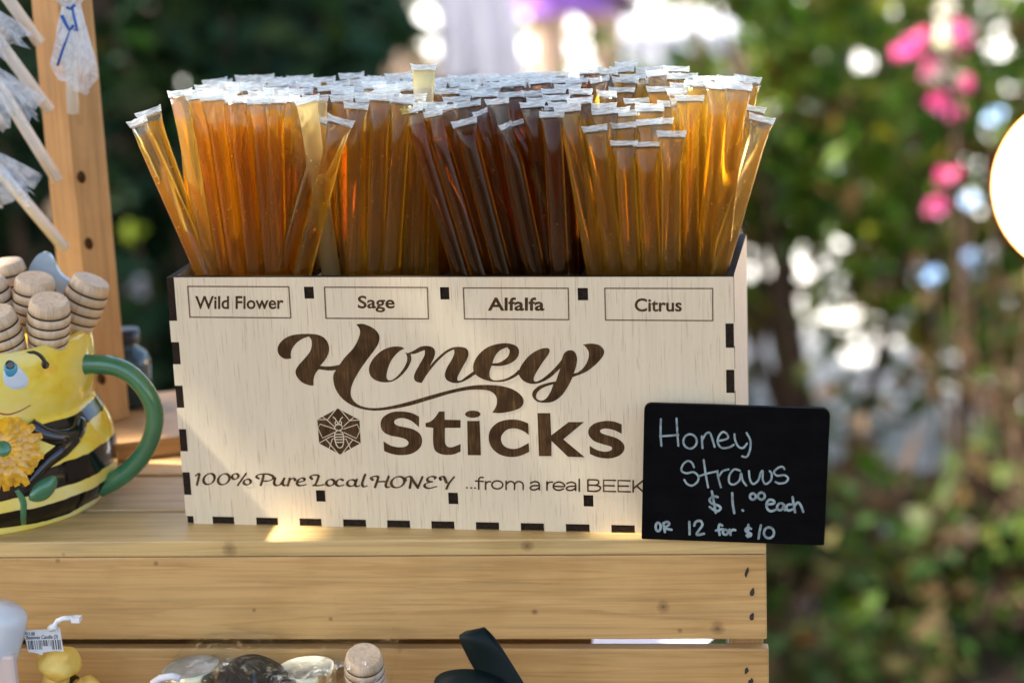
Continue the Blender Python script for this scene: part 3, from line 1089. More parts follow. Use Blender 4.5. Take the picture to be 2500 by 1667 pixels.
o = mb.build('paper_sheet', plain('white_paper', (.62, .63, .68), .7, .04, 60), None, CRM @ Matrix.Translation((.072, .175, TZ)) @ rot_z(R(-24)))
tag(o, 'white paper sheet lying on the table behind the crate, seen through the slat gap', 'paper')

# ================================================================== plywood box with laser engraving
W, H, D, T = .22, .101, .0808, .0032
TAB = .0032
def bx(px, py):
    return on_box(px, py, 0)
def box():
    root = empty('honey_straw_box', mtx=BOXM.copy(), label='light plywood box engraved Honey Sticks with four compartments of straws', cat='box')
    x0, x1 = -W / 2, W / 2
    def zL(py):
        return on_box(404 + (py - 674) * .085, py).z
    def zR(py):
        return on_box(1792 + (py - 678) * .0115, py).z
    left_dark = [(zL(783), H), (zL(889), zL(835)), (zL(995), zL(941)), (zL(1101), zL(1047)), (zL(1207), zL(1152))]
    right_dark = [(zR(849), zR(789.5)), (zR(959), zR(902.5)), (zR(1069), zR(1013)), (zR(1181), zR(1125))]
    bot_dark = [(520.5, 573), (627, 679.5), (732.6, 786), (839, 894.6), (946, 1002), (1054, 1110), (1162.5, 1219), (1272, 1328.6), (1382, 1440), (1493, 1550), (1604, 1661), (1715, 1772)]
    bot = [(on_box(a, 1283 + (a - 466) * .0165).x, on_box(b, 1283 + (b - 466) * .0165).x) for a, b in bot_dark]
    e = .00012
    # front panel outline with finger notches (clockwise from top-left)
    pts = [(x0 + TAB, H), (x1, H)]
    for a, b in right_dark:
        pts += [(x1, b), (x1 - TAB, b), (x1 - TAB, a), (x1, a)]
    pts += [(x1, 0)]
    for a, b in reversed(bot):
        pts += [(b, 0), (b, TAB), (a, TAB), (a, 0)]
    pts += [(x0 + TAB, 0), (x0 + TAB, TAB), (x0, TAB)]
    for a, b in reversed(left_dark[1:]):
        pts += [(x0, a), (x0 + TAB, a), (x0 + TAB, b), (x0, b)]
    pts += [(x0, left_dark[0][0]), (x0 + TAB, left_dark[0][0])]
    slots = []
    for (px0, py0, px1, py1) in ((742, 700, 767, 729), (1074, 701, 1097.5, 731), (1410, 703, 1436, 733), (771, 1196, 795, 1224), (1094, 1202, 1119, 1230), (1424.5, 1208, 1449, 1236)):
        a, b = bx(px0, py0), bx(px1, py1)
        xm, zm = (a.x + b.x) / 2, (a.z + b.z) / 2
        hw, hh = (b.x - a.x) / 2, (a.z - b.z) / 2
        slots.append((xm - hw, zm - hh, xm + hw, zm + hh))
    loops = [pts] + [[(a, b), (a, d), (c, d), (c, b)] for a, b, c, d in slots]
    vs, fs = fill_loops(loops, T / 2)
    mb = MB()
    mb.add([(v.x, T / 2 - v.z, v.y) for v in vs], fs)
    # narrow scorched rim of every cut: side walls of the sheet are burnt
    front = mb.build('front_panel', [M['ply'], M['burnt']], root)
    for p in front.data.polygons:
        p.material_index = 0 if abs(p.normal.y) > .5 else 1
    # back panel
    mb = MB()
    mb.box((x0 + T + e, D - T, TAB + e), (x1 - T - e, D, H - .0004))
    bk = mb.build('back_panel', [M['ply_side'], M['burnt']], root)
    # side panels with finger tabs that show burnt end grain at the front
    for s, dark in ((-1, left_dark), (1, right_dark)):
        mb = MB()
        xa, xb = (x0 + e, x0 + T - e) if s < 0 else (x1 - T + e, x1 - e)
        mb.box((xa, T + e, e), (xb, D - e, H - .0002))
        for a, b in dark:
            mb.box((xa, .00015, a + e), (xb, T + e * .5, b - e))
        if s < 0:
            mb.v = [(q[0] if True else 0, q[1], q[2]) for q in mb.v]
        o = mb.build('side_panel', [M['ply_side'], M['burnt']], root)
        for p in o.data.polygons:
            p.material_index = 0 if abs(p.normal.x) > .5 else 1
    # bottom panel tabs
    mb = MB()
    mb.box((x0 + T + e, T + e, e * 3), (x1 - T - e, D - T - e, TAB - e))
    for a, b in bot:
        mb.box((a + e, .0002, e * 3), (b - e, T + e * .5, TAB - e))
    mb.box((x0 + .0005, .0004, e * 3), (x0 + T - e, T - e, TAB - e))
    o = mb.build('bottom_panel', [M['ply_side'], M['burnt']], root)
    for p in o.data.polygons:
        p.material_index = 1 if p.normal.y < -.5 else 0
    # dividers with tabs through the slots
    for i in range(3):
        a, b = slots[i], slots[i + 3]
        xm = ((a[0] + a[2]) / 2 + (b[0] + b[2]) / 2) / 2
        mb = MB()
        mb.box((xm - T / 2, T + e, TAB + e), (xm + T / 2, D - T - e, H - .0012))
        for q in (a, b):
            mb.box((q[0] + e, .0007, q[1] + e), (q[2] - e, T + e * .5, q[3] - e))
        o = mb.build('divider', [M['ply_side'], M['burnt']], root)
        for p in o.data.polygons:
            p.material_index = 0 if abs(p.normal.x) > .5 else 1
        DIV.append(xm)
    # ---------------- engraving
    OFF = .00006
    # Honey
    mb = MB()
    s, ox, oy = 2352 / 900, 650, 760
    c = 1
    Hh = [(160, 300, c), (120, 303), (85, 280), (72, 243), (85, 205), (125, 168), (185, 148), (270, 143), (340, 152), (385, 185), (402, 240), (385, 295), (345, 347, c), (375, 350), (420, 349), (468, 340, c), (500, 295), (555, 235), (590, 170), (598, 120), (575, 82, c), (620, 80), (680, 105), (715, 140), (722, 180), (705, 225), (650, 300), (600, 370), (560, 440), (540, 500), (545, 550), (580, 590), (640, 612), (720, 615), (820, 598), (930, 570), (1050, 535), (1180, 500), (1300, 475), (1400, 468), (1500, 475), (1580, 500), (1630, 540), (1642, 580), (1620, 615), (1560, 637), (1490, 648), (1443, 645, c), (1468, 600), (1470, 550), (1440, 514), (1390, 500), (1300, 500), (1190, 520), (1060, 558), (930, 597), (820, 620), (720, 632), (640, 628), (560, 605), (490, 560), (445, 500), (428, 440), (430, 400), (445, 374, c), (400, 377), (335, 369, c), (315, 395), (303, 430), (302, 473, c), (270, 470), (225, 450), (195, 415), (187, 380), (205, 345), (245, 300), (280, 255), (290, 215), (287, 180), (272, 160, c), (230, 175), (190, 205), (163, 245), (157, 275)]
    on = [(882, 235, c), (850, 224), (790, 228), (730, 255), (680, 305), (656, 360), (665, 410), (700, 440), (750, 452), (805, 446), (855, 415), (900, 365), (925, 310), (921, 272, c), (950, 270), (985, 256), (1012, 246, c), (1010, 280), (980, 335), (950, 390), (943, 425), (958, 448), (992, 456, c), (1030, 395), (1090, 322), (1150, 267), (1197, 242, c), (1200, 265), (1185, 305), (1155, 355), (1140, 400), (1150, 435), (1190, 455), (1240, 453), (1290, 430), (1335, 400, c), (1326, 380, c), (1280, 412), (1245, 438), (1222, 440), (1222, 415), (1250, 360), (1283, 300), (1290, 262), (1275, 235), (1235, 226), (1190, 230), (1140, 255), (1085, 303), (1043, 350, c), (1068, 300), (1078, 260), (1065, 232), (1030, 220), (985, 225), (940, 250), (905, 265), (886, 260, c), (898, 285), (896, 325), (865, 380), (822, 425), (785, 440), (768, 420), (775, 370), (800, 310), (840, 262)]
    ee = [(1320, 350), (1335, 305), (1370, 260), (1420, 225), (1480, 207), (1540, 203), (1595, 220), (1613, 255), (1600, 298), (1555, 332), (1495, 348), (1438, 346, c), (1425, 385), (1430, 425), (1465, 440), (1530, 428), (1580, 400), (1612, 370, c), (1620, 396, c), (1570, 428), (1510, 448), (1440, 447), (1375, 428), (1330, 395)]
    eh = [(1442, 331, c), (1490, 325), (1540, 290), (1553, 250), (1535, 228, c), (1490, 250), (1460, 285)]
    yy = [(1740, 243), (1790, 233), (1808, 245), (1800, 275), (1760, 330), (1720, 395), (1706, 430), (1720, 448), (1760, 430), (1810, 390), (1855, 345), (1885, 308, c), (1900, 268), (1930, 248), (1965, 255), (1983, 295), (1978, 345), (1962, 396, c), (1995, 385), (2035, 345), (2055, 300), (2058, 260), (2040, 228), (2020, 212, c), (2070, 205), (2125, 215), (2155, 250), (2145, 290), (2100, 340), (2040, 385), (1955, 419, c), (1930, 470), (1890, 530), (1840, 570), (1790, 582), (1730, 575), (1700, 545), (1702, 510), (1740, 475), (1800, 455), (1848, 446, c), (1876, 363, c), (1820, 415), (1760, 450), (1700, 462), (1645, 445), (1615, 410), (1612, 385), (1630, 340), (1680, 280)]
    yh = [(1832, 464, c), (1780, 480), (1740, 505), (1722, 535), (1730, 560), (1760, 568), (1790, 550), (1815, 510)]
    for i, lps in enumerate(([Hh], [on], [ee, eh], [yy, yh])):
        L2 = [scaled(smooth_loop(q, True, 4), s, ox, oy) for q in lps]
        loc = [[(bx(*p).x * 1000, bx(*p).z * 1000) for p in lp] for lp in L2]
        vs, fs = fill_loops(loc)
        face_on(mb, [(v.x / 1000, v.y / 1000) for v in vs], fs, lambda x, z: Vector((x, 0, z)), OFF + i * 8e-6)
    mb.build('script_title', M['engrave'], front)
    # Sticks
    mb = MB()
    S_ = [(975, 670, c), (930, 648), (870, 638), (800, 643), (745, 675), (730, 720), (745, 765), (790, 790), (850, 802), (890, 815), (908, 836), (895, 858), (855, 866), (800, 857), (748, 828, c), (752, 890, c), (800, 908), (860, 916), (930, 906), (980, 870), (995, 825), (980, 780), (935, 750), (870, 735), (832, 725), (816, 705), (832, 686), (872, 680), (925, 697), (975, 738, c)]
    t_ = [(1065, 690, c), (1050, 694), (1085, 665), (1100, 638, c), (1136, 637, c), (1139, 690, c), (1240, 692, c), (1240, 742, c), (1140, 742, c), (1140, 825), (1152, 858), (1185, 865), (1240, 845, c), (1240, 893, c), (1190, 912), (1125, 912), (1078, 887), (1065, 835), (1065, 742, c), (1018, 737, c), (1016, 712, c)]
    t_ = [(1016, 712, c), (1050, 700), (1080, 672), (1102, 638, c), (1138, 637, c), (1139, 690, c), (1240, 692, c), (1240, 742, c), (1140, 742, c), (1140, 825), (1152, 858), (1185, 865), (1240, 845, c), (1240, 893, c), (1190, 912), (1125, 912), (1078, 887), (1065, 835), (1065, 742, c), (1018, 737, c)]
    i1 = [(1318 + 49 * math.cos(a * .35), 655 + 23 * math.sin(a * .35)) for a in range(18)]
    i2 = [(1282, 698, c), (1362, 698, c), (1370, 917, c), (1286, 916, c)]
    c_ = [(1672, 713, c), (1675, 787, c), (1640, 762), (1590, 746), (1540, 752), (1505, 785), (1498, 818), (1515, 855), (1560, 875), (1610, 871), (1675, 838, c), (1678, 895, c), (1620, 920), (1560, 928), (1490, 912), (1440, 870), (1420, 815), (1430, 755), (1475, 710), (1540, 690), (1610, 692)]
    k_ = [(1730, 648, c), (1812, 648, c), (1818, 790, c), (1930, 705, c), (2028, 705, c), (1895, 815, c), (2033, 930, c), (1925, 926, c), (1820, 825, c), (1820, 922, c), (1740, 922, c)]
    s_ = [(2268, 720, c), (2268, 780, c), (2220, 757), (2165, 746), (2132, 756), (2138, 775), (2180, 790), (2240, 810), (2280, 845), (2283, 885), (2250, 920), (2190, 937), (2120, 930), (2065, 908, c), (2063, 856, c), (2110, 883), (2165, 894), (2203, 882), (2200, 862), (2150, 847), (2090, 825), (2057, 785), (2060, 745), (2100, 712), (2165, 698), (2220, 702)]
    for q in (S_, t_, i1, i2, c_, k_, s_):
        lp = scaled(smooth_loop(q, True, 4), s, ox, oy)
        vs, fs = fill_loops([[(bx(*p).x * 1000, bx(*p).z * 1000) for p in lp]])
        face_on(mb, [(v.x / 1000, v.y / 1000) for v in vs], fs, lambda x, z: Vector((x, 0, z)), OFF)
    mb.build('bold_title', M['engrave'], front)
    # bee emblem
    s3, o3 = 11.2, (760, 980)
    mb = MB()
    hexa = scaled([(725, 188), (1318, 498), (1350, 1135), (790, 1445), (215, 1142), (163, 490)], s3, *o3)
    vs, fs = fill_loops([[(bx(*p).x * 1000, bx(*p).z * 1000) for p in hexa]])
    face_on(mb, [(v.x / 1000, v.y / 1000) for v in vs], fs, lambda x, z: Vector((x, 0, z)), OFF)
    em = mb.build('bee_emblem', M['engrave'], front)
    mb = MB()
    lines = [[(690, 195), (445, 490)], [(310, 415), (440, 510), (640, 690)], [(180, 490), (400, 490)], [(775, 195), (1045, 510)], [(1160, 430), (1050, 520), (890, 670)], [(1060, 515), (1310, 500)],
             [(640, 745), (240, 612), (180, 720), (310, 995), (640, 840)], [(890, 745), (1255, 622), (1335, 790), (1235, 1005), (890, 840)],
             [(640, 940), (530, 950), (215, 1135)], [(640, 1015), (580, 1010), (490, 1290)], [(400, 1025), (750, 1440)], [(885, 945), (960, 950), (1340, 1140)], [(890, 1015), (950, 1015), (1085, 1300)], [(1130, 1050), (830, 1440)]]
    for i, q in enumerate(lines):
        stroke(mb, scaled(q, s3, *o3), 1.9, bx, OFF + 2e-5 + i * 4e-6, smooth=False)
    body = [[(600, 420), (650, 460), (700, 540)], [(860, 425), (810, 470), (780, 540)], ell(690, 580, 36, 46), ell(795, 580, 36, 46), ell(748, 705, 105, 80),
            [(710, 800), (650, 850), (645, 1000), (680, 1160), (740, 1245), (785, 1258), (840, 1235), (885, 1130), (880, 950), (860, 850), (790, 800)],
            [(655, 890), (870, 890)], [(655, 965), (875, 962)], [(660, 1035), (880, 1032)], [(675, 1110), (880, 1105)]]
    for i, q in enumerate(body):
        stroke(mb, scaled(q, s3, *o3), 2.3, bx, OFF + 1.0e-4 + i * 4e-6)
    mb.build('bee_drawing', M['ply'], em)
    # flavour frames and words
    f1, p1 = 3.5636, (440, 680)
    f2, p2 = 3.36, (1100, 680)
    fl = [('Wild Flower', [(65, 68), (945, 72), (962, 342), (85, 335)], (130, 900, 262, 152), f1, p1, .02, .0), ('Sage', [(1255, 75), (2150, 78), (2160, 350), (1268, 345)], (1545, 1866, 256, 150), f1, p1, .02, 0),
          ('Alfalfa', [(105, 77), (965, 80), (970, 337), (115, 330)], (305, 770, 260, 156), f2, p2, .024, 0), ('Citrus', [(1265, 80), (2150, 82), (2150, 345), (1272, 340)], (1510, 1897, 267, 163), f2, p2, .022, 0)]
    for word, fr, (xa, xb, yb, yc), ff, pp, bold, sl_ in fl:
        mb = MB()
        q = scaled(fr, ff, *pp)
        for i in range(4):
            a, b = q[i], q[(i + 1) % 4]
            stroke(mb, [a, b], 3.3, bx, OFF + i * 6e-6, smooth=False)
        fo = mb.build('flavour_frame', M['engrave_line'], front)
        mb = MB()
        text_on(mb, word, xa / ff + pp[0], xb / ff + pp[0], yb / ff + pp[1], yc / ff + pp[1], bx, OFF, bold, cap='H')
        mb.build('flavour_name', M['engrave'], fo)
    # tag line, broad pen
    mb = MB()
    q1 = (3.5636, 460, 1140)
    T1 = [[(62, 74), (95, 57), (75, 152)], ell(180, 102, 47, 47, .25), ell(308, 104, 48, 47, .25), ell(408, 80, 27, 24, .2), [(502, 55), (430, 156)], ell(512, 128, 30, 24, .2),
          [(655, 65), (645, 110), (630, 155)], [(612, 97), (592, 84), (612, 64), (680, 58), (732, 75), (735, 100), (700, 118), (655, 120)],
          [(755, 95), (746, 138), (765, 158), (800, 148), (832, 100)], [(835, 97), (820, 140), (836, 158), (860, 152)],
          [(882, 98), (866, 158)], [(872, 125), (897, 100), (922, 98), (928, 110)], [(945, 132), (1000, 120), (1010, 102), (985, 94), (955, 112), (945, 142), (970, 160), (1025, 150)],
          [(1075, 100), (1062, 84), (1085, 68), (1130, 72), (1125, 105), (1105, 148), (1082, 160)], [(1088, 156), (1130, 160), (1182, 150)],
          ell(1235, 133, 34, 28, .2), [(1345, 112), (1320, 103), (1292, 120), (1286, 148), (1312, 163), (1352, 153)], ell(1418, 136, 36, 28, .2), [(1466, 106), (1450, 148), (1466, 166), (1492, 158)],
          [(1537, 64), (1512, 140), (1526, 168), (1557, 160)],
          [(1602, 108), (1590, 92), (1615, 79), (1650, 82), (1642, 120), (1624, 172)], [(1742, 80), (1718, 150), (1730, 174), (1752, 168)], [(1640, 125), (1728, 123)],
          ell(1822, 128, 56, 48, .25), [(1890, 112), (1888, 94), (1915, 80), (1940, 92), (1926, 178)], [(1938, 90), (1965, 130), (1996, 176)], [(2036, 84), (1998, 174)],
          [(2142, 100), (2150, 86), (2115, 79), (2082, 96), (2086, 120), (2122, 125)], [(2115, 126), (2066, 141), (2056, 165), (2090, 182), (2160, 166)],
          [(2195, 105), (2190, 87), (2222, 82), (2245, 130)], [(2312, 84), (2268, 138), (2246, 185)]]
    for i, q in enumerate(T1):
        stroke(mb, scaled(q, *q1), 0, bx, OFF + i * 5e-6, nib=(2.5, 7.0, R(-20)))
    mb.build('script_tagline', M['engrave'], front)
    mb = MB()
    q2 = (4.8, 1110, 1150)
    T2 = [[(140, 191), (147, 193)], [(190, 193), (197, 194)], [(235, 195), (242, 196)], [(335, 72), (302, 72), (284, 95), (282, 207)], [(246, 112), (335, 118)], [(362, 118), (362, 210)], [(362, 155), (385, 124), (420, 121)],
          ell(500, 158, 64, 47), [(603, 115), (603, 212)], [(603, 152), (640, 121), (680, 123), (701, 152), (701, 212)], [(701, 152), (735, 121), (780, 126), (802, 155), (802, 212)],
          [(890, 137), (938, 119), (982, 132), (992, 162), (992, 216)], [(990, 166), (920, 169), (885, 191), (905, 214), (950, 214), (990, 190)], [(1082, 122), (1082, 218)], [(1082, 158), (1105, 129), (1147, 125)],
          [(1160, 173), (1285, 176), (1270, 141), (1222, 123), (1172, 141), (1156, 176), (1176, 209), (1225, 221), (1275, 204)],
          [(1315, 142), (1364, 126), (1408, 139), (1418, 167), (1418, 222)], [(1416, 173), (1346, 176), (1309, 198), (1330, 220), (1376, 220), (1416, 196)], [(1460, 92), (1460, 228)],
          [(1562, 98), (1562, 230)], [(1562, 229), (1650, 232), (1700, 214), (1704, 181), (1660, 163), (1562, 161)], [(1650, 163), (1686, 141), (1680, 107), (1640, 98), (1562, 98)],
          [(1885, 105), (1745, 102), (1745, 232), (1888, 235)], [(1745, 165), (1870, 168)], [(2055, 110), (1916, 105), (1916, 235), (2058, 238)], [(1916, 170), (2035, 172)], [(2092, 108), (2092, 240)], [(2205, 110), (2098, 196)], [(2132, 168), (2220, 248)]]
    for i, q in enumerate(T2):
        straight = len(q) <= 4 and i in (22, 24)
        stroke(mb, scaled(q, *q2), 4.0, bx, OFF + i * 5e-6, smooth=not straight)
    mb.build('plain_tagline', M['engrave'], front)
DIV = []
box()

# ================================================================== honey straws
M['seal'] = None
def seal_mat():
    k = NT('crimped_clear_plastic')
    k.set(Base_Color=(.86, .90, .90, 1), Roughness=.22, IOR=1.46)
    wv = k.noise(k.coord((260, 260, 1500)), 1, 2)
    k.bump(wv, .10, .0004)
    tr = k.n('ShaderNodeBsdfTranslucent')
    tr.inputs['Color'].default_value = (.85, .9, .9, 1)
    tp = k.n('ShaderNodeBsdfTransparent')
    m1 = k.n('ShaderNodeMixShader')
    m1.inputs[0].default_value = .4
    k.l(k.b.outputs[0], m1.inputs[1])
    k.l(tr.outputs[0], m1.inputs[2])
    m2 = k.n('ShaderNodeMixShader')
    k.l(k.ramp(wv, [(.35, (.22, .22, .22)), (.65, (.72, .72, .72))]), m2.inputs[0])
    k.l(m1.outputs[0], m2.inputs[1])
    k.l(tp.outputs[0], m2.inputs[2])
    k.l(m2.outputs[0], k.out.inputs[0])
    return k.m
M['seal'] = seal_mat()
HC = {'Wild Flower': ((.968, .71, .18), (.92, .48, .045)), 'Sage': ((.978, .745, .19), (.96, .53, .055)), 'Alfalfa': ((.72, .39, .11), (.36, .15, .014)), 'Citrus': ((.99, .785, .27), (.98, .60, .095))}
HM = {k_: honey(k_.lower().replace(' ', '_') + '_honey', *v) for k_, v in HC.items()}
HM['pale'] = honey('pale_amber_honey', (.985, .82, .42), (.95, .70, .25), .14)
HM['neck'] = honey('clear_plastic_neck', (.985, .96, .88), (.9, .85, .7), .04)
HM['cream'] = honey('cloudy_cream_honey', (.985, .86, .52), (.97, .82, .48), .35)  # pale honey, with the crossing straw's sunlit brightness painted into the colour
HM['clear'] = honey('pale_clear_honey', (.99, .94, .80), (.97, .90, .70), .35)
L0 = .17
RS = .0036
def straw_proto(comp, variant):
    rnd = random.Random(hash_(comp) + variant)
    root = bpy.data.objects.new('honey_straw', None)
    root.empty_display_size = .005
    n = 20
    def ring(z, rx, ry, dx=0, dy=0):
        return [Vector((math.cos(2 * math.pi * i / n) * rx + dx, math.sin(2 * math.pi * i / n) * ry + dy, z)) for i in range(n)]
    wid = rnd.uniform(.0043, .0050)
    neck = rnd.choice((.012, .015, .019))
    bend = rnd.uniform(-.001, .001)
    secs = [(0.0, .0042, .0004), (.004, .0042, .0005), (.010, .0039, .0026), (.016, RS, RS)]
    for i in range(1, 8):
        secs.append((.016 + (L0 - neck - .016) * i / 8, RS * (1 + rnd.uniform(-.012, .012)), RS))
    secs += [(L0 - neck, RS, RS), (L0 - neck * .72, RS * 1.06, RS * .92), (L0 - neck * .45, RS + (wid - RS) * .5, RS * .60), (L0 - .0036, RS + (wid - RS) * .85, RS * .24), (L0 - .0022, wid * .97, .0005)]
    def skin(ss, z0=None):
        vs, fs = [], []
        for k_, (z, rx, ry) in enumerate(ss):
            dx = bend * math.sin(math.pi * z / L0)
            vs += ring(z, rx, ry, dx)
        for k_ in range(len(ss) - 1):
            for j in range(n):
                fs.append((k_ * n + j, k_ * n + (j + 1) % n, (k_ + 1) * n + (j + 1) % n, (k_ + 1) * n + j))
        fs.append(tuple(reversed(range(n))))
        fs.append(tuple((len(ss) - 1) * n + j for j in range(n)))
        return vs, fs
    mb = MB()
    mb.add(*skin(secs), True)
    tube = mb.build('honey_tube', [HM[comp], HM['cream' if comp in ('clear', 'cream') else 'neck']])
    lvl = L0 - (.0075, .0045, .0105, .006, .009, .005, .012, .007)[variant]
    for p in tube.data.polygons:
        if p.center.z > lvl:
            p.material_index = 1
    # flat crimped end, slightly curled, with ragged corners
    mb = MB()
    m_ = 7
    z0, z1 = L0 - rnd.uniform(.0016, .0023), L0 + rnd.uniform(-.0003, .0002)
    curl = rnd.uniform(-.0007, .0007)
    vs = []
    for zz in (z0 - .0004, (z0 + z1) / 2, z1):
        t = (zz - z0) / (z1 - z0)
        for i in range(m_ + 1):
            u = i / m_ * 2 - 1
            x = u * (wid * (1.0 + .10 * max(t, 0) + (rnd.uniform(.0, .06) if abs(u) == 1 else 0)))
            yv = curl * u * u * t + math.sin(u * 4 + variant) * .00012
            zr = zz + (rnd.uniform(-.00012, .00015) if t > .9 else 0) + (.0003 if abs(u) == 1 and t > .9 else 0)
            vs.append(Vector((x, yv, zr)))
    k_ = m_ + 1
    fs = []
    N = len(vs)
    th = .00032
    vs = [v + Vector((0, -th, 0)) for v in vs] + [v + Vector((0, th, 0)) for v in vs]
    for r_ in range(2):
        for i in range(m_):
            a = r_ * k_ + i
            fs.append((a, a + 1, a + k_ + 1, a + k_))
            fs.append((N + a, N + a + k_, N + a + k_ + 1, N + a + 1))
    for i in range(m_):
        a = 2 * k_ + i
        fs.append((a, a + 1, N + a + 1, N + a))
    for r_ in range(2):
        a, b = r_ * k_, r_ * k_ + m_
        fs.append((a, a + k_, N + a + k_, N + a))
        fs.append((b, N + b, N + b + k_, b + k_))
    mb.add(vs, fs, False)
    tip = mb.build('sealed_end', M['seal'])
    tube.parent = root
    tip.parent = root
    return root
def hash_(s):
    return sum(ord(c) * (i + 3) for i, c in enumerate(s)) % 1000
PROTO = {}
N_STRAW = [0]
def place_straw(comp, A, B, spin, label, group, variant=None):
    """straw from bottom A to top B in the box frame"""
    v = random.randrange(8) if variant is None else variant
    key = (comp, v)
    first = key not in PROTO
    if first:
        PROTO[key] = straw_proto(comp, v)
        src = PROTO[key]
        col.objects.link(src)
        o = src
    else:
        o = copy_tree(PROTO[key])
    A, B = Vector(A), Vector(B)
    d = (B - A)
    L = d.length
    z = d.normalized()
    x = Vector((1, 0, 0))
    x = (x - z * x.dot(z)).normalized()
    y = z.cross(x)
    rot = Matrix((x, y, z)).transposed().to_4x4() @ rot_z(spin)
    o.matrix_world = BOXM @ Matrix.Translation(A) @ rot @ Matrix.Diagonal((1, 1, L / L0, 1))
    tag(o, label, 'honey straw', group)
    N_STRAW[0] += 1
    return o
ZB = .0036
def front_straw(comp, xt, yt, xr, d_top, d_rim, spin, label, variant=None, yr=672, short=None):
    T_ = on_box(xt, yt, d_top)
    d_rim = max(d_rim, d_top - .36 * (d_top - .0079))
    Rm = on_box(xr, yr, d_rim)
    d = (Rm - T_).normalized()
    L = min(.172, (T_.z - ZB) / -d.z)
    grp = comp if comp in HC else ('Sage' if xt > 740 else 'Wild Flower')
    return place_straw(comp, T_ + d * L, T_, spin, label, f'amber straws standing in the {grp} compartment', variant)
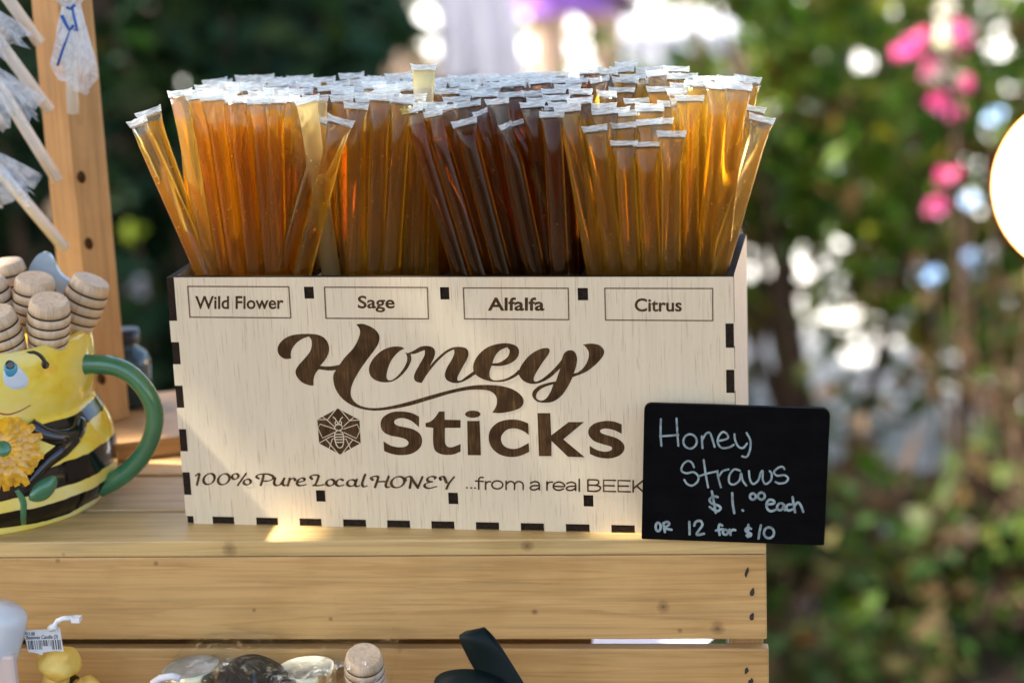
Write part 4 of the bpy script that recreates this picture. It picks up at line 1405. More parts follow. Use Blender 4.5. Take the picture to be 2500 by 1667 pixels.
# explicit straws seen one by one along the front, in photo pixels: compartment, top x, y, x at the rim, depth at top, depth at rim, spin, label
FR = [
    ('Wild Flower', 333, 290, 497, .0085, .0085, -.35, 'golden straw leaning far out over the post side of the box, nearest its corner'),
    ('Wild Flower', 361, 268, 511, .0165, .0165, .2, 'golden straw leaning out just behind the outermost leaning one'),
    ('pale', 437, 220, 528, .0085, .009, -.1, 'pale topped straw next to the two leaning ones in the Wild Flower compartment'),
    ('Wild Flower', 484, 228, 551, .0085, .009, .3, 'bright amber straw right behind the pale topped one in the Wild Flower compartment'),
    ('Wild Flower', 518, 231, 577, .0085, .0085, .1, 'reddish amber straw, fifth along the Wild Flower front row from the post side'),
    ('Wild Flower', 547, 233, 599, .013, .0085, .25, 'amber straw, sixth along the Wild Flower front row from the post side'),
    ('Wild Flower', 574, 236, 620, .0085, .0085, -.15, 'amber straw, seventh along the Wild Flower front row from the post side'),
    ('Wild Flower', 601, 238, 637, .014, .0085, .1, 'amber straw, eighth along the Wild Flower front row from the post side'),
    ('Wild Flower', 632, 240, 658, .0085, .0085, .05, 'amber straw, ninth along the Wild Flower front row from the post side'),
    ('Wild Flower', 669, 238, 684, .0085, .0085, -.05, 'thick amber straw with level seal ahead of the crossing straws'),
    ('Wild Flower', 700, 236, 703, .016, .016, .7, 'dark amber straw partly hidden behind the crossing straws'),
    ('pale', 729, 236, 742, .0125, .0165, -.5, 'straw with a bright bent seal at the edge of the Wild Flower compartment'),
    ('Wild Flower', 833, 289, 733, .0020, .0075, .1, 'amber straw leaning across the front, upper one of the crossing pair'),
    ('Wild Flower', 800, 290, 690, .0110, .0080, .2, 'amber straw leaning across the front, under the other crossing one'),
    ('cream', 749, 238, 814, .0070, .0150, .75, 'pale sunlit straw crossing behind the leaning amber pair'),
    ('cream', 770, 234, 790, .020, .025, .1, 'bright topped straw standing behind the pale crossing one'),
    ('Sage', 869, 252, 865, .0085, .0085, -.1, 'golden straw full of tiny bubbles at the front of the Sage compartment'),
    ('Sage', 897, 236, 893, .014, .0145, .4, 'amber straw between the bubbly one and the broad one in the Sage compartment'),
    ('Sage', 929, 231, 921, .0085, .0085, 0, 'broad golden straw with level seal in the middle of the Sage front row'),
    ('Sage', 982, 237, 957, .0090, .0085, .1, 'amber straw next to the broad one in the Sage front row'),
    ('Sage', 1010, 250, 992, .015, .0085, -.2, 'amber straw fourth along the Sage front row'),
    ('Sage', 1032, 262, 1029, .0155, .0085, .15, 'amber straw at the Alfalfa end of the Sage front row'),
    ('Sage', 1056, 250, 1052, .019, .016, .15, 'amber straw half hidden by the leaning dark ones in the Sage compartment'),
    ('clear', 1034, 158, 1036, .0300, .0300, .1, 'pale straw poking up above all the others in the middle of the box'),
    ('Alfalfa', 1004, 262, 1123, .0082, .0085, -.3, 'dark brown straw with a wide clear seal leaning over the Sage straws'),
    ('Alfalfa', 1052, 270, 1167, .0085, .0085, -.3, 'dark brown straw leaning just beside the one with the wide clear seal'),
    ('Alfalfa', 1089, 255, 1196, .0150, .0150, -.4, 'dark brown leaning straw, third in the Alfalfa front row'),
    ('Alfalfa', 1132, 292, 1232, .0085, .0085, .2, 'short brown leaning straw with a small rounded seal'),
    ('Alfalfa', 1140, 247, 1210, .022, .022, .1, 'brown straw with a flared seal behind the short rounded one'),
    ('Alfalfa', 1171, 268, 1262, .0155, .0155, 1.2, 'brown straw with a narrow edge-on seal leaning in the Alfalfa row'),
    ('Alfalfa', 1213, 240, 1293, .0150, .0150, -.4, 'brown straw with a tilted wide seal full of fine bubbles'),
    ('Alfalfa', 1234, 300, 1312, .0085, .0085, 1.35, 'brown straw with a pointed edge-on seal in front of the Alfalfa bundle'),
    ('Alfalfa', 1299, 249, 1336, .0150, .0150, .1, 'brown straw with a broad cupped seal in the Alfalfa compartment'),
    ('Alfalfa', 1347, 272, 1362, .0085, .0085, 0, 'short brown straw with a pale level seal nearest the Citrus divider'),
    ('Alfalfa', 1270, 290, 1385, .0230, .0160, .6, 'dark straw in the shadow at the back of the Alfalfa front row'),
    ('Citrus', 1385, 258, 1455, .0085, .0085, -.3, 'golden straw leaning away from the Alfalfa side of the Citrus compartment'),
    ('Citrus', 1414, 238, 1475, .0150, .0150, -.35, 'golden straw with a curled seal just behind the leaning one, Citrus side'),
    ('Citrus', 1452, 307, 1499, .0082, .0085, .05, 'short golden straw with a wide flared seal at the Citrus front'),
    ('Citrus', 1476, 266, 1517, .0155, .0155, 0, 'golden straw behind the short flared one in the Citrus compartment'),
    ('Citrus', 1523, 343, 1539, .0083, .0085, -.1, 'shortest golden straw with a doubled white seal, Citrus front'),
    ('Citrus', 1522, 300, 1550, .0155, .0155, .05, 'golden straw with a milky seal behind the shortest Citrus one'),
    ('Citrus', 1579, 346, 1591, .0085, .0085, 0, 'short golden straw with rings of fine scratches and a white tip'),
    ('Citrus', 1584, 292, 1600, .0155, .0155, .35, 'golden straw with a looped clear seal behind the scratched one'),
    ('Citrus', 1640, 321, 1637, .0083, .0085, .05, 'short golden straw with a broad triangular clear neck'),
    ('Citrus', 1662, 215, 1672, .0300, .0200, .1, 'tall golden straw behind the one with the triangular clear neck'),
    ('Citrus', 1705, 195, 1688, .0220, .0150, 0, 'tall bright golden straw near the corner of the Citrus compartment'),
    ('Citrus', 1758, 204, 1716, .0180, .0090, 0, 'tall pale golden straw second from the Citrus corner'),
    ('Citrus', 1803, 205, 1748, .0160, .0090, .05, 'tall pale golden straw with a thin white glint at the Citrus corner'),
    ('Citrus', 1840, 258, 1746, .0300, .0180, .2, 'golden straw leaning outward behind the Citrus corner'),
    ('pale', 1862, 284, 1747, .0180, .0120, .35, 'outermost bright backlit straw leaning over the Citrus end of the box'),
]
taken = []
for i, (c_, xt, yt, xr, dt, dr, sp, lb) in enumerate(FR):
    o = front_straw(c_, xt, yt, xr, dt, dr, sp, lb, i % 8)
    A = BOXI @ o.matrix_world.translation
    T_ = on_box(xt, yt, dt)
    taken.append((T_.x, T_.y, T_.z, A.x, A.y))
# the packed bundle behind the front row
rnd = random.Random(11)
edges = [-W / 2 + T] + DIV + [W / 2 - T]
for ci, comp in enumerate(('Wild Flower', 'Sage', 'Alfalfa', 'Citrus')):
    xa, xb = edges[ci] + (T / 2 if ci else 0) + .0042, edges[ci + 1] - (T / 2 if ci < 3 else 0) - .0042
    nx = 7
    rows = 8
    for r_ in range(rows):
        yb = .0185 + r_ * (D - T - .0042 - .0185) / (rows - 1)
        k_ = nx if r_ % 2 == 0 else nx - 1
        for j in range(k_):
            u = (j + (.5 if r_ % 2 else 0)) / (nx - 1)
            xb_ = xa + (xb - xa) * u + rnd.gauss(0, .0004)
            g = (xb_) / (W / 2)
            fan = {0: (-.0005 - .005 * r_ / (rows - 1)) * (1 - u), 1: .001 * (u - .5), 2: -.006 + .006 * u, 3: -.004 + .016 * u}[ci]
            xt_ = xb_ + fan + rnd.gauss(0, .0019)
            yt_ = yb + rnd.gauss(0, .001) + (.001 if r_ == rows - 1 else 0)
            zt = .1688 + rnd.gauss(0, .0011)
            if ci == 3:
                if u < .62:      # the Citrus bundle dips towards the front
                    zt = .158 + .012 * min(1, max(0, (r_ - 1) / 3.5)) + rnd.gauss(0, .002)
                if u < .3 and r_ < 3:
                    zt = .160 + rnd.gauss(0, .002)
                if r_ > 5 and u > .55:
                    zt -= .0035
            if ci == 2 and r_ < 3:
                zt = .1635 + .0022 * r_ + rnd.gauss(0, .0015)
            if any((xt_ - q[0]) ** 2 + (yt_ - q[1]) ** 2 < .0052 ** 2 for q in taken):
                continue
            kz = (H - ZB) / (zt - ZB)      # lean on the rim, never through the walls
            lx = W / 2 - T - RS - .0011
            xr_ = xb_ + (xt_ - xb_) * kz
            if abs(xr_) > lx:
                xb_ = (math.copysign(lx, xr_) - xt_ * kz) / (1 - kz)
                xb_ = max(-lx, min(lx, xb_))
                xt_ = xb_ + (math.copysign(lx, xr_) - xb_) / kz
            yr_ = yb + (yt_ - yb) * kz
            ly = D - T - RS - .0006
            yq = yb
            if yr_ > ly:
                yq = (ly - yt_ * kz) / (1 - kz)
            A = Vector((xb_, yq, ZB))
            B = Vector((xt_, yt_, zt))
            place_straw(comp, A, B, rnd.gauss(.12, .36), f'amber honey straw packed upright behind the front row of the {comp} compartment', f'amber straws packed behind the front row, {comp}')
print('STRAWS', N_STRAW[0])

# ================================================================== chalkboard sign
def sign():
    YS = YF - .0034
    def sg(px, py):
        return on_crate(px, py, YS)
    TLp, TRp, BRp, BLp = sg(1570, 985), sg(2021, 998), sg(2018, 1331), sg(1569, 1315)
    # rounded rectangle fitted to the four corners
    cx_ = (TLp + TRp + BRp + BLp) / 4
    ux = ((TRp - TLp) + (BRp - BLp)).normalized()
    uz = Vector((0, 0, 1))
    uz = (uz - ux * uz.dot(ux)).normalized()
    hw = ((TRp - TLp).length + (BRp - BLp).length) / 4
    hh = ((TLp - BLp).length + (TRp - BRp).length) / 4
    root = empty('price_sign', mtx=CRM @ Matrix.Translation(cx_), label='black chalkboard card handwritten Honey Straws with prices, clipped to the crate edge', cat='sign')
    r = .0027
    loop = []
    for sx, sz, a0, rr in ((1, 1, 0, r), (-1, 1, 90, r), (-1, -1, 180, .0007), (1, -1, 270, .0006)):
        for k_ in range(6):
            a = R(a0 + 90 * k_ / 5)
            q = ux * (sx * (hw - rr) + math.cos(a) * rr) + uz * (sz * (hh - rr) + math.sin(a) * rr)
            loop.append((q.x, q.z))
    th = .0011
    vs, fs = fill_loops([loop], th)
    mb = MB()
    mb.add([(v.x, th - v.z, v.y) for v in vs], fs)
    k = NT('black_chalkboard')
    nz = k.noise(k.coord((70, 70, 140)), 1, 5, .65)
    k.l(k.ramp(nz, [(.35, (.0028, .0028, .003)), (.7, (.005, .005, .0053))]), k.b.inputs['Base Color'])
    k.set(Roughness=.6)
    k.b.inputs['Specular IOR Level'].default_value = .03
    brd = mb.build('board', k.m, root)
    # chalk ink
    s, ox, oy = 2038 / 520, 1540, 960
    big = [[(288, 245), (285, 390), (293, 500)], [(438, 240), (445, 370), (455, 500)], [(280, 408), (370, 404), (455, 396)], ell(567, 458, 64, 68), [(680, 410), (682, 460), (686, 522)], [(684, 445), (720, 385), (755, 377), (775, 420), (802, 510)],
           [(835, 455), (925, 430), (920, 388), (880, 368), (842, 410), (832, 470), (870, 520), (940, 515), (985, 490)], [(992, 390), (1000, 450), (1030, 508), (1075, 520), (1112, 478)], [(1108, 378), (1145, 450), (1140, 540), (1110, 605), (1066, 600)],
           [(605, 705), (585, 662), (545, 645), (500, 680), (485, 735), (530, 762), (600, 752), (645, 790), (640, 840), (590, 880), (540, 865), (512, 825)], [(698, 635), (715, 760), (740, 897)], [(655, 790), (730, 765), (820, 745)],
           [(830, 740), (835, 800), (862, 895)], [(845, 790), (880, 742), (935, 725)], [(1045, 738), (990, 725), (945, 780), (942, 850), (985, 870), (1040, 830), (1055, 760), (1070, 830), (1106, 880)],
           [(1130, 740), (1140, 820), (1170, 865), (1220, 830), (1240, 765), (1262, 740), (1262, 820), (1290, 865), (1340, 830), (1348, 770), (1330, 742)], [(1470, 722), (1450, 700), (1410, 710), (1370, 750), (1400, 785), (1470, 780), (1505, 810), (1480, 850), (1420, 860), (1385, 845)]]
    small = [[(830, 990), (800, 985), (755, 1010), (772, 1048), (840, 1073), (860, 1100), (830, 1125), (790, 1110), (755, 1085)], [(775, 935), (795, 1040), (812, 1140)], [(970, 952), (975, 1050), (990, 1143)], [(1068, 1114), (1074, 1120)],
             ell(1168, 985, 28, 29), ell(1250, 980, 32, 33), [(1300, 1062), (1370, 1050), (1365, 1022), (1325, 1017), (1300, 1050), (1305, 1100), (1340, 1125), (1385, 1112)], [(1450, 1050), (1420, 1052), (1400, 1085), (1415, 1115), (1450, 1105), (1465, 1060), (1475, 1115)],
             [(1532, 1060), (1502, 1065), (1488, 1095), (1507, 1118), (1545, 1108)], [(1548, 990), (1560, 1070), (1572, 1135)], [(1562, 1085), (1595, 1042), (1622, 1062), (1650, 1130)],
             ell(262, 1275, 24, 40), [(312, 1240), (318, 1280), (327, 1325)], [(312, 1240), (350, 1226), (368, 1250), (330, 1285), (390, 1302)], [(560, 1225), (563, 1345)], [(607, 1262), (622, 1226), (665, 1217), (685, 1255), (650, 1310), (632, 1350), (700, 1340)],
             [(875, 1262), (850, 1252), (840, 1290), (850, 1350)], [(815, 1310), (880, 1295)], ell(905, 1325, 24, 24), [(945, 1300), (955, 1350)], [(955, 1322), (975, 1302), (1000, 1306)], [(1150, 1292), (1120, 1280), (1097, 1300), (1112, 1325), (1150, 1340), (1140, 1364), (1107, 1355)], [(1125, 1255), (1120, 1370)],
             [(1245, 1260), (1232, 1320), (1222, 1385)], ell(1322, 1330, 48, 52)]
    k = NT('chalk_ink')
    a_ = k.noise(k.coord((260, 260, 260)), 1, 4, .65)
    k.l(k.ramp(a_, [(.32, (.11, .145, .145)), (.6, (.30, .37, .37))]), k.b.inputs['Base Color'])
    k.set(Roughness=.75)
    ch = k.m
    inv = Matrix.Translation(-cx_)
    def mp(x, y):
        return inv @ sg(x, y)
    for nm, lst, wd in (('chalk_title', big, 5.0), ('chalk_price', small, 6.0)):
        mb = MB()
        for i, q in enumerate(lst):
            stroke(mb, scaled(q, s, ox, oy), wd, mp, .00006 + i * 6e-6)
        mb.build(nm, ch, brd)
    mb = MB()
    mb.box((-.012, 2 * th, -.0268), (.004, .0033, -.0228))
    mb.build('clip', plain('black_clip', (.02, .02, .02), .4), root)
sign()

# ================================================================== bee mug
MUG = Vector((-.203, .040, 0))
YM = MUG.y
def mug():
    root = empty('bee_mug', mtx=CRM @ Matrix.Translation(MUG), label='glazed bee shaped mug with green handle, sunflower and black stripes, full of honey dippers', cat='mug')
    def rz(px, py):
        p = on_crate(px, py, YM)
        return (p.x - MUG.x, p.z)
    sil = [rz(250, 1218), rz(270, 1170), rz(275, 1125), rz(266, 1070), rz(248, 1025), rz(222, 985), rz(215, 972), rz(219, 940), rz(221, 900), rz(216, 850), rz(205, 812)]
    z0 = sil[0][1]
    prof = [(.001, 0), (sil[0][0] * .975, 0), (sil[0][0] * .995, .0015)] + [(r, max(.003 + i * .0012, z)) for i, (r, z) in enumerate(sil)]
    out = smooth_loop([(r, z) for r, z in prof], False, 4)
    top = out[-1]
    inner = [(top[0] - .0015, top[1] + .0012), (top[0] - .0045, top[1] + .0005), (top[0] - .005, top[1] - .006), (top[0] - .006, .03), (.001, .028)]
    RIM.append((top[0], top[1]))
    full = [(p[0], p[1]) for p in out] + inner
    mb = MB()
    mb.lathe(full, 72)
    mw = CRM @ Matrix.Translation(MUG)
    imw = mw.inverted()
    tree_ = BVHTree.FromPolygons([mw @ Vector(v) for v in mb.v], mb.f)
    def surf(px, py):
        d = ray(px, py).normalized()
        h = tree_.ray_cast(CAM, d)
        if h[0] is None:
            return None, None
        return imw @ h[0], (imw.to_3x3() @ h[1]).normalized() * (1 if h[1].dot(d) < 0 else -1)
    def zs(px, py):
        while surf(px, py)[0] is None:
            px -= 4
        return surf(px, py)[0].z
    k = NT('glazed_bee_body')
    tc = k.n('ShaderNodeTexCoord')
    sx = k.n('ShaderNodeSeparateXYZ')
    k.l(tc.outputs['Object'], sx.inputs[0])
    wob = k.noise(k.coord((38, 38, 38)), 1, 3)
    z = k.math('ADD', sx.outputs['Z'], k.math('MULTIPLY', k.math('SUBTRACT', wob, .5), .005))
    bands = [(zs(151, 1280) + .002, zs(151, 1218)), (zs(165, 1185), zs(165, 1122)), (zs(196, 1042), zs(196, 1000))]
    fac = 0.0
    for a, b in bands:
        c_, h_ = (a + b) / 2, (b - a) / 2
        d = k.math('DIVIDE', k.math('ABSOLUTE', k.math('SUBTRACT', z, c_)), h_)
        e = k.ramp(d, [(.92, (1, 1, 1)), (1.0, (0, 0, 0))])
        fac = k.math('MAXIMUM', e, fac)
    yl = k.ramp(k.noise(k.coord((30, 30, 45)), 1, 4, .6), [(.28, (.82, .42, .02)), (.42, (.90, .66, .06)), (.58, (.90, .74, .20)), (.74, (.90, .80, .42))])
    k.l(k.mix(fac, yl, (.005, .004, .005)), k.b.inputs['Base Color'])
    k.set(Roughness=.10)
    k.bump(wob, .25, .002)
    body = mb.build('body', k.m, root)
    def decal(nm, loop, mat, lift=.0004, parent=body, dome=0.0, n=5, closed=True):
        L = smooth_loop(loop, True, 4)
        c = sum(L, Vector((0, 0))) / len(L)
        vs, fs = [], []
        ok = []
        for r_ in range(n + 1):
            t = 1 - r_ / n
            for p in L:
                q = c + (p - c) * max(t, .001)
                P, N = surf(*q)
                if P is None:
                    P, N = (vs[-1] if vs else Vector((0, 0, 0))), Vector((0, -1, 0))
                vs.append(P + N * (lift + dome * (1 - t * t)) if r_ else P - N * .0003)
        m_ = len(L)
        for r_ in range(n):
            for j in range(m_):
                fs.append((r_ * m_ + j, r_ * m_ + (j + 1) % m_, (r_ + 1) * m_ + (j + 1) % m_, (r_ + 1) * m_ + j))
        mb = MB()
        mb.add(vs, fs, True)
        return mb.build(nm, mat, parent)
    def ridge(nm, pts, rpx, mat, parent=body, flat=.6, n=10):
        L = smooth_loop([p[:2] for p in pts], False, 5)
        P3, rr = [], []
        m_ = len(L)
        for i, q in enumerate(L):
            P, N = surf(*q)
            if P is None:
                continue
            t = i / (m_ - 1) * (len(rpx) - 1)
            a = int(min(t, len(rpx) - 2))
            r = (rpx[a] + (rpx[a + 1] - rpx[a]) * (t - a)) / CAM_F * .77
            P3.append(P - N * r * .35)
            rr.append(r)
        mb = MB()
        mb.tube(P3, rr, n)
        return mb.build(nm, mat, parent)
    gl = dict(rough=.1, Coat_Weight=.5)
    black = plain('black_glaze', (.006, .005, .006), **gl)
    green = plain('green_glaze', (.055, .19, .085), var=.18, scale=50, **gl)
    white = plain('white_glaze', (.62, .70, .76), **gl)
    blue = plain('blue_glaze', (.05, .30, .42), **gl)
    orange = plain('orange_glaze', (.82, .38, .015), var=.35, scale=240, **gl)
    red = plain('red_glaze_line', (.30, .06, .02), **gl)
    f, ox, oy = 2.119, 0, 600
    def q(pts):
        return scaled(pts, f, ox, oy)
    decal('eye_white', q([(10, 690), (20, 620), (70, 600), (120, 640), (155, 690), (140, 735), (80, 750), (35, 735)]), white, .0003)
    decal('iris', q([(18, 620), (50, 595), (88, 610), (92, 650), (60, 682), (25, 670)]), blue, .0006)
    decal('pupil', q([(25, 610), (45, 590), (72, 600), (76, 630), (50, 642), (28, 635)]), black, .0009)
    ridge('eyebrow', q([(140, 551), (180, 552), (215, 575), (238, 610)]), [3, 5, 6, 7], black)
    decal('eye_corner', q([(212, 610), (230, 592), (254, 605), (250, 632), (225, 637)]), black, .0005)
    ridge('mouth', q([(-20, 862), (40, 872), (100, 855), (158, 824)]), [2.5, 2.5, 2.2, 1.5], red)
    ridge('arm', q([(155, 915), (230, 970), (330, 990), (400, 960), (420, 900)]), [18, 24, 27, 24, 20], black, flat=1)
    ridge('arm', q([(395, 985), (330, 1050), (250, 1110), (190, 1180), (120, 1255)]), [20, 22, 20, 16, 9], black)
    # sunflower: petals in two rings round a green centre
    ctr = (10, 1060)
    fl = empty('flower_centre_point', (0, 0, 0))
    bpy.data.objects.remove(fl)
    P, N = surf(*q([ctr])[0])
    mbf = MB()
    rnd = random.Random(4)
    Z = Vector((0, 0, 1))
    ex = N.cross(Z).normalized()
    ez = ex.cross(N).normalized()
    k_ = .77 / CAM_F / f
    for ring, (r0, r1, cnt, lift) in enumerate(((60, 215, 24, .0006), (50, 185, 21, .0022), (40, 140, 17, .0036))):
        for i in range(cnt):
            a = 2 * math.pi * (i + .5 * ring) / cnt + rnd.uniform(-.05, .05)
            d = ex * math.cos(a) + ez * math.sin(a)
            s = d.cross(N)
            ln = r1 * rnd.uniform(.9, 1.08)
            base = P + d * r0 * k_ + N * (lift + .0012)
            tip = P + d * ln * k_ + N * (lift - .0012)
            md = (base + tip) / 2 + N * .0022
            wd = (34, 30, 25)[ring] * k_
            mbf.add([base - s * wd * .5, base + s * wd * .5, md - s * wd + N * -.0006, md + s * wd + N * -.0006, tip - s * wd * .45, tip + s * wd * .45, base, md + N * .0008, tip + N * .0004],
                    [(0, 6, 7, 2), (6, 1, 3, 7), (2, 7, 8, 4), (7, 3, 5, 8)], True)
    fo = mbf.build('sunflower', orange, root)
    mb = MB()
    zr = N.to_track_quat('Z', 'Y').to_matrix().to_4x4()
    mb.ball(P + N * .0035, 55 * k_, 18, (1, 1, .55), zr)
    mb.build('flower_centre', green, fo)
    ridge('flower_stem', q([(85, 1260), (120, 1320), (122, 1380), (122, 1435)]), [7, 9, 9, 8], green)
    decal('flower_leaf', q([(145, 1310), (175, 1240), (230, 1200), (285, 1185), (298, 1225), (265, 1285), (205, 1325)]), green, .0012, dome=.0015)
    # handle
    hp = q([(388, 615), (480, 612), (590, 622), (690, 675), (770, 775), (800, 880), (785, 985), (735, 1085), (660, 1165), (585, 1215), (515, 1248)])
    yh = [YM] * len(hp)
    P3 = [on_crate(x, y, YM - .004) - MUG for x, y in smooth_loop([p[:2] for p in hp], False, 4)]
    mb = MB()
    n_ = len(P3)
    mb.tube(P3, [(.0043 - .0006 * math.sin(math.pi * i / (n_ - 1)) + .0006 * (i < 3)) for i in range(n_)], 20)
    mb.build('handle', green, root)
    # pale blue wing standing up behind the rim
    wl = smooth_loop([(150, 130), (185, 60), (225, 32), (265, 50), (300, 120), (335, 160), (380, 190), (385, 240), (350, 280), (280, 300), (200, 260), (160, 200)], True, 4)
    pts = [on_crate(p[0] / f, p[1] / f + oy, YM + .018) - MUG for p in wl]
    vs, fs = fill_loops([[(p.x * 1000, p.z * 1000) for p in pts]], 1.4)
    mb = MB()
    mb.add([(v.x / 1000, .018 - v.z / 1000, v.y / 1000) for v in vs], fs)
    mb.build('wing', plain('pale_blue_glaze', (.36, .47, .56), .12, .15, 60, Coat_Weight=.5), root)
RIM = []
mug()

# tall block added past the mug, outside the view: its edge cuts the sunbeam on the box front
mb = MB()
mb.box((-.030, -.0232, 0), (.030, .0235, .2447))
o = mb.build('sunbeam_blocker', plain('block_brown', (.36, .24, .14), .8, .12, 60), None, CRM @ Matrix.Translation((-.300, .012, 0)), bevel=.0006)
tag(o, 'added unseen block on the crate beyond the bee mug, cutting the sunbeam', 'carton')

# ================================================================== honey dippers
M['dip'] = pine('pale_turned_wood', (.68, .52, .35), 2, scale=1.2, dark=.84)
M['groove'] = plain('dark_groove', (.085, .05, .028), .8)
def dipper_mesh():
    root = bpy.data.objects.new('honey_dipper', None)
    root.empty_display_size = .01
    r = .0096
    bulge = lambda z_: r * (1 - (abs(z_ - .0005) / .0125) ** 2.2 * .17)
    prof = [(.001, .0121), (r * .79, .0121), (r * .835, .0117)]
    for i in range(5):
        zt = .0108 - i * .0047
        prof += [(bulge(zt), zt), (bulge(zt - .0020), zt - .0020), (bulge(zt - .0038), zt - .0038)]
        if i < 4:
            prof += [(bulge(zt - .0039) - .0010, zt - .0040), (bulge(zt - .0046) - .0010, zt - .00465)]
    prof += [(r * .6, -.0135), (.0028, -.0140)]
    mb = MB()
    mb.lathe(list(reversed(prof)), 30)
    h = mb.build('dipper_head', [M['dip'], M['groove']])
    n = 30
    L = len(prof)
    for p in h.data.polygons:
        c = p.center
        rad = math.hypot(c.x, c.y)
        zz = c.z
        for i in range(4):
            zt = .0108 - i * .0047
            if zt - .00475 < zz < zt - .0038:
                p.material_index = 1
    for p in h.data.polygons:
        if abs(p.normal.z) > .85:
            p.use_smooth = False
    h.parent = root
    mb = MB()
    mb.tube([(0, 0, -.013), (0, 0, -.085)], .0029, 12)
    s = mb.build('dipper_handle', M['dip'])
    s.parent = root
    return root
DIP = []
def dipper(px, py, y, lean, toward, label, spin=0, s=.91, group='honey dippers standing in the bee mug'):
    if not DIP:
        o = dipper_mesh()
        col.objects.link(o)
        DIP.append(o)
    else:
        o = copy_tree(DIP[0])
    c = CRM @ on_crate(px, py, y)
    # lean: tilt in the picture plane (clockwise), toward: tilt towards the camera
    o.matrix_world = Matrix.Translation(c) @ CRM @ Matrix.Rotation(lean, 4, 'Y') @ Matrix.Rotation(toward, 4, 'X') @ rot_z(spin) @ Matrix.Scale(s, 4)
    return tag(o, label, 'honey dipper', group)
dipper(119, 790, .022, R(12), R(14), 'wooden honey dipper foremost in the bee mug, above the eyebrow', .3)
dipper(84, 738, .036, R(10), R(10), 'wooden honey dipper directly behind the foremost one in the mug', 1.3)
dipper(203, 740, .046, R(26), R(0), 'wooden honey dipper tilted outward above the mug handle', 2.2)
dipper(4, 820, .016, R(-6), R(16), 'wooden honey dipper low at the mug front, cut by the picture edge', 2.9)
dipper(22, 700, .052, R(-4), R(4), 'wooden honey dipper at the back of the mug beside the blue wing', .9)
dipper(-16, 745, .034, R(-10), R(8), 'wooden honey dipper half out of the picture in the mug', 1.9)

